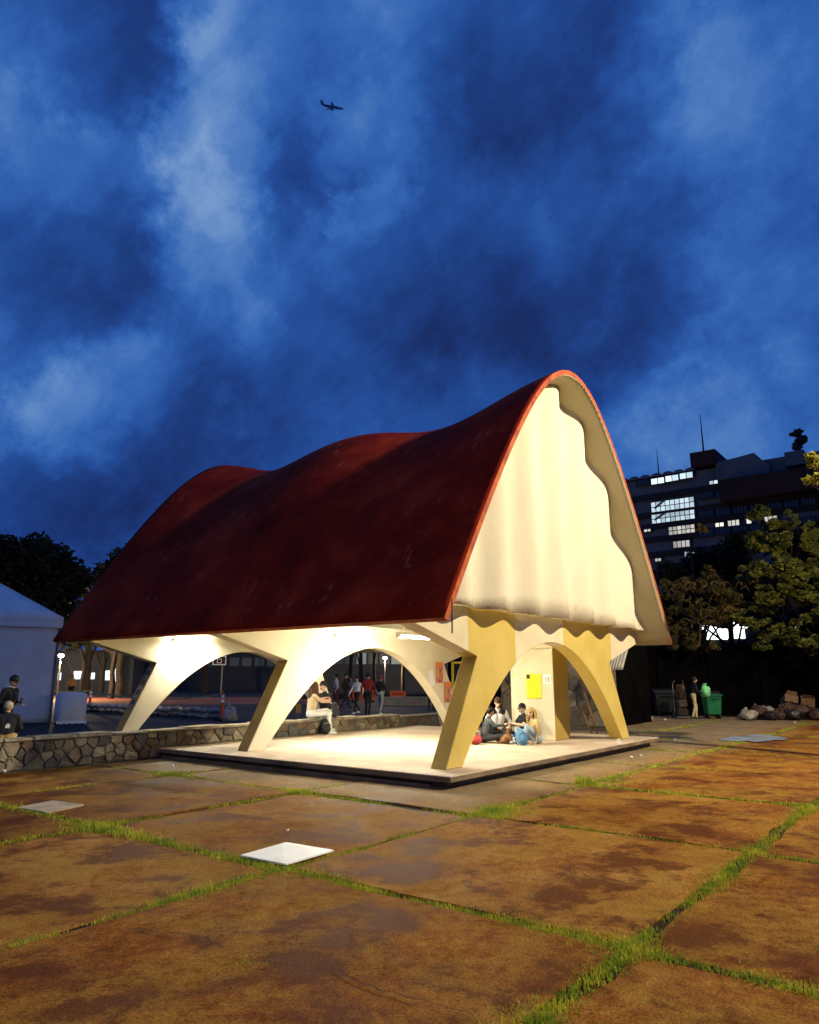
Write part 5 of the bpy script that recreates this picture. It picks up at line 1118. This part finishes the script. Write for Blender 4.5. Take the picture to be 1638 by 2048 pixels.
# ------------------------------------------------------------------ trees
m_bark = mat('bark', (.10, .065, .04), .95, .5, 6, bump=.8, bscale=14); m_barkd = mat('bark_dark', (.035, .028, .02), .95, .5, 6)
def leaves(blobs, n, size, rnd, droop=.25, flat=.5):
    """leaf-shaped faces through the volume of several uneven clumps"""
    w = np.array([b[1]**2 for b in blobs]); w = w/w.sum(); pick = rnd.choice(len(blobs), n, p=w)
    C = np.array([tuple(b[0]) for b in blobs])[pick]; Rr = np.array([b[1] for b in blobs])[pick]; sq = np.array([b[2] if len(b) > 2 else .8 for b in blobs])[pick]
    d = rnd.normal(size=(n, 3)); d /= np.linalg.norm(d, axis=1)[:, None]; rad = Rr*(rnd.uniform(.25, 1, n)**.55)
    # break the clumps into tufts
    cell = np.round(d*2.2); h = np.sin(cell@np.array([12.9, 78.2, 37.7])+pick*3.1)*43758.5; rad *= .72+.42*(h-np.floor(h))
    P = C+d*rad[:, None]*np.stack([np.ones(n), np.ones(n), sq], 1)
    a = rnd.normal(size=(n, 3)); a[:, 2] = a[:, 2]*flat-droop; a /= np.linalg.norm(a, axis=1)[:, None]; b = rnd.normal(size=(n, 3)); b -= (b*a).sum(1)[:, None]*a; b /= np.linalg.norm(b, axis=1)[:, None]
    s = size*rnd.uniform(.55, 1.3, n)[:, None]
    V_ = np.stack([P-a*s*.5, P+b*s*.24, P+a*s*.5, P-b*s*.24], 1).reshape(-1, 3); F = np.arange(4*n).reshape(-1, 4)
    return V_, F
def tree(base, h, r0, blobs, n, size, label, lm, bm_=None, seed=1, group=None, droop=.25, flat=.5, twigs=2, name='leafy_tree', lean=(0, 0), tufts=0):
    rnd = np.random.default_rng(seed); root = empty(name, base, 0, label, 'tree', group); B = Vector(base)
    mb = MB(); k = 6; pts = [Vector((lean[0]*t*t, lean[1]*t*t, h*t))+Vector((rnd.normal(0, .06*r0*3), rnd.normal(0, .06*r0*3), 0)) for t in np.linspace(0, 1, k)]; pts[0] = Vector((0, 0, -.05))
    mb.tube(pts, list(np.linspace(r0, r0*.45, k)), 9)
    for bl in blobs:
        q = Vector(bl[0])-B; s = pts[int(rnd.integers(2, k))]; m1 = s.lerp(q, .5)+Vector((rnd.normal(0, .2), rnd.normal(0, .2), .1*bl[1])); mb.tube([s, m1, q], [r0*.35, r0*.2, r0*.07], 6)
        for _ in range(twigs):
            dv = Vector(rnd.normal(size=3)).normalized()*bl[1]*.85; mb.tube([m1.lerp(q, rnd.uniform(.3, 1)), q+dv*.5, q+dv], [r0*.10, r0*.05, r0*.02], 5)
    mb.build('trunk', bm_ or m_bark, root, fix=False)
    sub = []
    for b in blobs:
        for _ in range(tufts):
            dv = Vector(rnd.normal(size=3)).normalized()*b[1]*rnd.uniform(.35, 1.0); dv.z *= .8; sub.append((Vector(b[0])-B+dv, b[1]*rnd.uniform(.16, .38), rnd.uniform(.5, .9)))
    V_, F = leaves(sub if tufts else [(Vector(b[0])-B,)+tuple(b[1:]) for b in blobs], n, size, rnd, droop, flat); me = bpy.data.meshes.new('crown'); me.from_pydata(V_.tolist(), [], F.tolist()); me.update()
    link('crown', me, lm, root); return root
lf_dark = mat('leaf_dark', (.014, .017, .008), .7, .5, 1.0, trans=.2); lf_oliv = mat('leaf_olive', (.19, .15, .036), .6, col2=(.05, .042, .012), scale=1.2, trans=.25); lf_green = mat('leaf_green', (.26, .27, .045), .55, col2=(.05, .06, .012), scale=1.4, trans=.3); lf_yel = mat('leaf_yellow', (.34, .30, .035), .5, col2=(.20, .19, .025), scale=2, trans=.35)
def blob(u, v, dep, rpx, sq=.85): return (D(u, v, dep), rpx/FPX*dep, sq)
GT = 'dark trees behind the tent'
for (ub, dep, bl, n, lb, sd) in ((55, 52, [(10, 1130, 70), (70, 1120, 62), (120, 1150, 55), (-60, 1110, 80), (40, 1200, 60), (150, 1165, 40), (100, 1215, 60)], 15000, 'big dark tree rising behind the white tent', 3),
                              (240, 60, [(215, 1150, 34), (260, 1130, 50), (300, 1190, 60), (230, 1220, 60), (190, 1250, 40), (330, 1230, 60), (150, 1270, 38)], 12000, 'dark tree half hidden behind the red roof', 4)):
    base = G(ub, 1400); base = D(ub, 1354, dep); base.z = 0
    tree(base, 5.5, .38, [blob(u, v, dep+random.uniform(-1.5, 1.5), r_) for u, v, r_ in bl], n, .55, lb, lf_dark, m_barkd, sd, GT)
for k, (u, dep, w, hgt) in enumerate(((95, 62, .30, 5), (172, 66, .5, 6), (205, 70, .28, 5), (225, 58, .25, 5), (300, 75, .3, 6), (700, 60, .22, 5), (722, 62, .24, 5.5), (748, 66, .18, 5), (806, 70, .2, 5), (590, 72, .25, 5.5), (560, 80, .3, 6), (412, 78, .3, 6))):
    base = D(u, 1354, dep); base.z = 0; zc = 6.2+k % 3*.4
    tree(base, hgt, w, [(base+Vector((random.uniform(-1.5, 1.5), random.uniform(-1.5, 1.5), zc)), 1.9, .6), (base+Vector((random.uniform(-2, 2), random.uniform(-2, 2), zc+.6)), 1.7, .6), (base+Vector((random.uniform(-2, 2), random.uniform(-2, 2), zc-.4)), 1.4, .5)], 1500, .5,
         ['dark trunked tree nearest the tent edge in the background', 'thick trunked dark tree behind the guard', 'slim dark tree before the lit shops', 'slim dark tree left of the rear frame leg', 'dark tree behind the rear frame leg', 'dark tree at the left of the middle arch opening', 'dark tree in the left part of the middle arch opening', 'slim dark tree in the centre of the middle arch opening', 'slim dark tree at the right of the middle arch opening', 'dark tree right of the rear arch crown', 'distant dark tree under the rear arch crown', 'dark tree just left of the basketball board'][k], lf_dark, m_barkd, 50+k, 'dark trees across the plaza')
# right-hand trees: rooted behind the dark wall, crowns leaning over it
base = D(1590, 1354, 36); base.z = 0
tree(base, 6.0, .30, [blob(u, v, 32+dd, r_) for u, v, r_, dd in ((1525, 1035, 36, 0), (1500, 1085, 38, .6), (1560, 1090, 40, -.4), (1585, 1040, 26, .5), (1640, 1120, 50, 0), (1560, 1140, 44, -.8), (1500, 1150, 36, .5), (1600, 1180, 46, -.5), (1540, 1205, 40, 0), (1640, 1230, 40, .3), (1505, 1235, 36, -.4), (1545, 1262, 26, 0), (1700, 1160, 60, 0), (1620, 1060, 30, 0), (1530, 1290, 22, -.5), (1590, 1270, 30, -.5), (1635, 1290, 26, -.5))], 19000, .25, 'green tree lit by the street lamp at the right edge', lf_green, m_barkd, 8, tufts=11)
base = D(1400, 1354, 36); base.z = 0
tree(base, 4.5, .22, [blob(u, v, 33+dd, r_) for u, v, r_, dd in ((1345, 1180, 32, 0), (1395, 1170, 30, .5), (1440, 1190, 36, -.3), (1340, 1225, 30, 0), (1395, 1225, 38, -.6), (1440, 1235, 30, .2), (1475, 1205, 34, 0), (1360, 1262, 24, 0), (1420, 1150, 24, .4), (1330, 1262, 22, 0), (1345, 1290, 18, -.6), (1385, 1284, 18, -.6), (1425, 1292, 14, -.6))], 12500, .23, 'olive tree with drooping dry foliage behind the right eave', lf_oliv, m_barkd, 9, droop=.7, twigs=4, tufts=10)
base = D(1470, 1354, 42); base.z = 0
tree(base, 5.5, .26, [blob(u, v, 40+dd, r_) for u, v, r_, dd in ((1340, 1150, 34, 0), (1400, 1130, 40, .5), (1460, 1120, 44, 0), (1520, 1180, 60, 0), (1380, 1190, 50, .5), (1450, 1180, 50, 0), (1600, 1150, 60, 0), (1320, 1215, 34, 0), (1560, 1080, 40, 0), (1600, 1230, 50, 0), (1500, 1225, 40, 0), (1640, 1090, 60, 0), (1350, 1250, 40, 0), (1560, 1265, 40, 0), (1640, 1265, 40, 0), (1480, 1085, 30, 0))], 19000, .36, 'dark tree filling the gap before the far building', lf_dark, m_barkd, 10)
base = D(1735, 1354, 15.5); base.z = 0
tree(base, 5.2, .20, [blob(u, v, 15.5+dd, r_) for u, v, r_, dd in ((1640, 925, 36, 0), (1628, 962, 24, 0), (1700, 900, 60, .3), (1690, 990, 50, 0), (1760, 950, 70, 0))], 3800, .15, 'yellow-lit leafy branch reaching in at the right edge', lf_yel, m_bark, 11, tufts=9)
# small lit sprigs near the far lamps
for (u, v, dep, r_, lb, sd) in ((1404, 1057, 36, 11, 'small orange-lit sprig in front of the stairwell', 12), (1514, 1123, 36, 12, 'small orange-lit sprig low in the right-hand trees', 13)):
    base = D(u, 1354, dep); base.z = 0; root = tree(base, D(u, v, dep).z-.2, .02, [blob(u, v, dep, r_), blob(u+9, v+4, dep, r_*.6), blob(u-8, v+2, dep, r_*.5)], 240, .16, lb, mat('leaf_amber', (.55, .33, .03), .5, trans=.4), m_barkd, sd, name='sapling', tufts=5)
# dry stalks hanging by the eave
dk = empty('dry_shrub', D(1390, 1354, 35.5), 0, 'dry straw-coloured stalks hanging among the olive foliage', 'shrub'); dk.location.z = 0; mb = MB(); rr_ = random.Random(4); inv = -Vector(dk.location)
for k in range(70):
    c = D(rr_.uniform(1345, 1500), rr_.uniform(1160, 1255), 32.5+rr_.uniform(-.5, .5)); a = c+inv; pts = [a]; dx = rr_.uniform(-1, 1)
    for s in range(5): a = a+RIGHT*(dx*.13)+Vector((0, 0, .10-.07*s)); pts.append(a)
    mb.tube(pts, [.014, .012, .010, .008, .006, .003], 4)
mb.tube([Vector((0, 0, 0)), D(1400, 1250, 33)+inv], [.06, .03], 6); mb.build('stalks', mat('straw', (.26, .17, .06), .8, .3, 4), dk, fix=False)['kind'] = 'stuff'
# ivy and shrubs along the far end of the wall
# ------------------------------------------------------------------ aeroplane
pl = D(665, 214, 430); ap = empty('aeroplane', pl, math.atan2(RIGHT.y, RIGHT.x)+R(14), 'small jet aeroplane flying under the clouds', 'aeroplane'); ap.rotation_euler = (R(24), R(-4), math.atan2(RIGHT.y, RIGHT.x)+R(18))
m_pl = mat('plane_paint', (.16, .17, .20), .4); m_plw = mat('plane_white', (.75, .77, .8), .4)
fu = MB(); prof = [(-8.5, .15), (-7.5, .45), (-5, .85), (-2, .95), (4, .95), (6, .8), (7.4, .45), (8.0, .1)]; fu.tube([(x_, 0, .35 if x_ < -6 else 0) for x_, _ in prof], [r_ for _, r_ in prof], 12); fu.build('fuselage', m_pl, ap, smooth=True)
for s in (-1, 1):
    MB().prism([(1.8, .6), (-.6, .6), (-3.0, 8.2), (-2.0, 8.2)], (0, 0, -.35), Vector((1, 0, 0)), Vector((0, s, .06)), Vector((0, 0, 1)), .22).build('wing', m_pl, ap)
    MB().prism([(-6.6, .2), (-8.0, .2), (-8.9, 3.0), (-8.1, 3.0)], (0, 0, 2.4), Vector((1, 0, 0)), Vector((0, s, 0)), Vector((0, 0, 1)), .12).build('tailplane', m_plw, ap)
    MB().cyl((1.6, s*2.9, -.85), (-.8, s*2.9, -.85), .52, .40, 12).build('engine', m_pl, ap)
MB().prism([(-5.6, .5), (-8.0, .5), (-8.9, 2.9), (-7.6, 2.9)], (0, -.08, 0), Vector((1, 0, 0)), Vector((0, 0, 1)), Vector((0, 1, 0)), .16).build('tail_fin', m_pl, ap)
MB().ell((4.2, 0, .1), (2.4, .97, .93), 12, 8).build('nose_highlight', m_plw, ap, smooth=True)  # white shell paints a bright highlight onto the nose
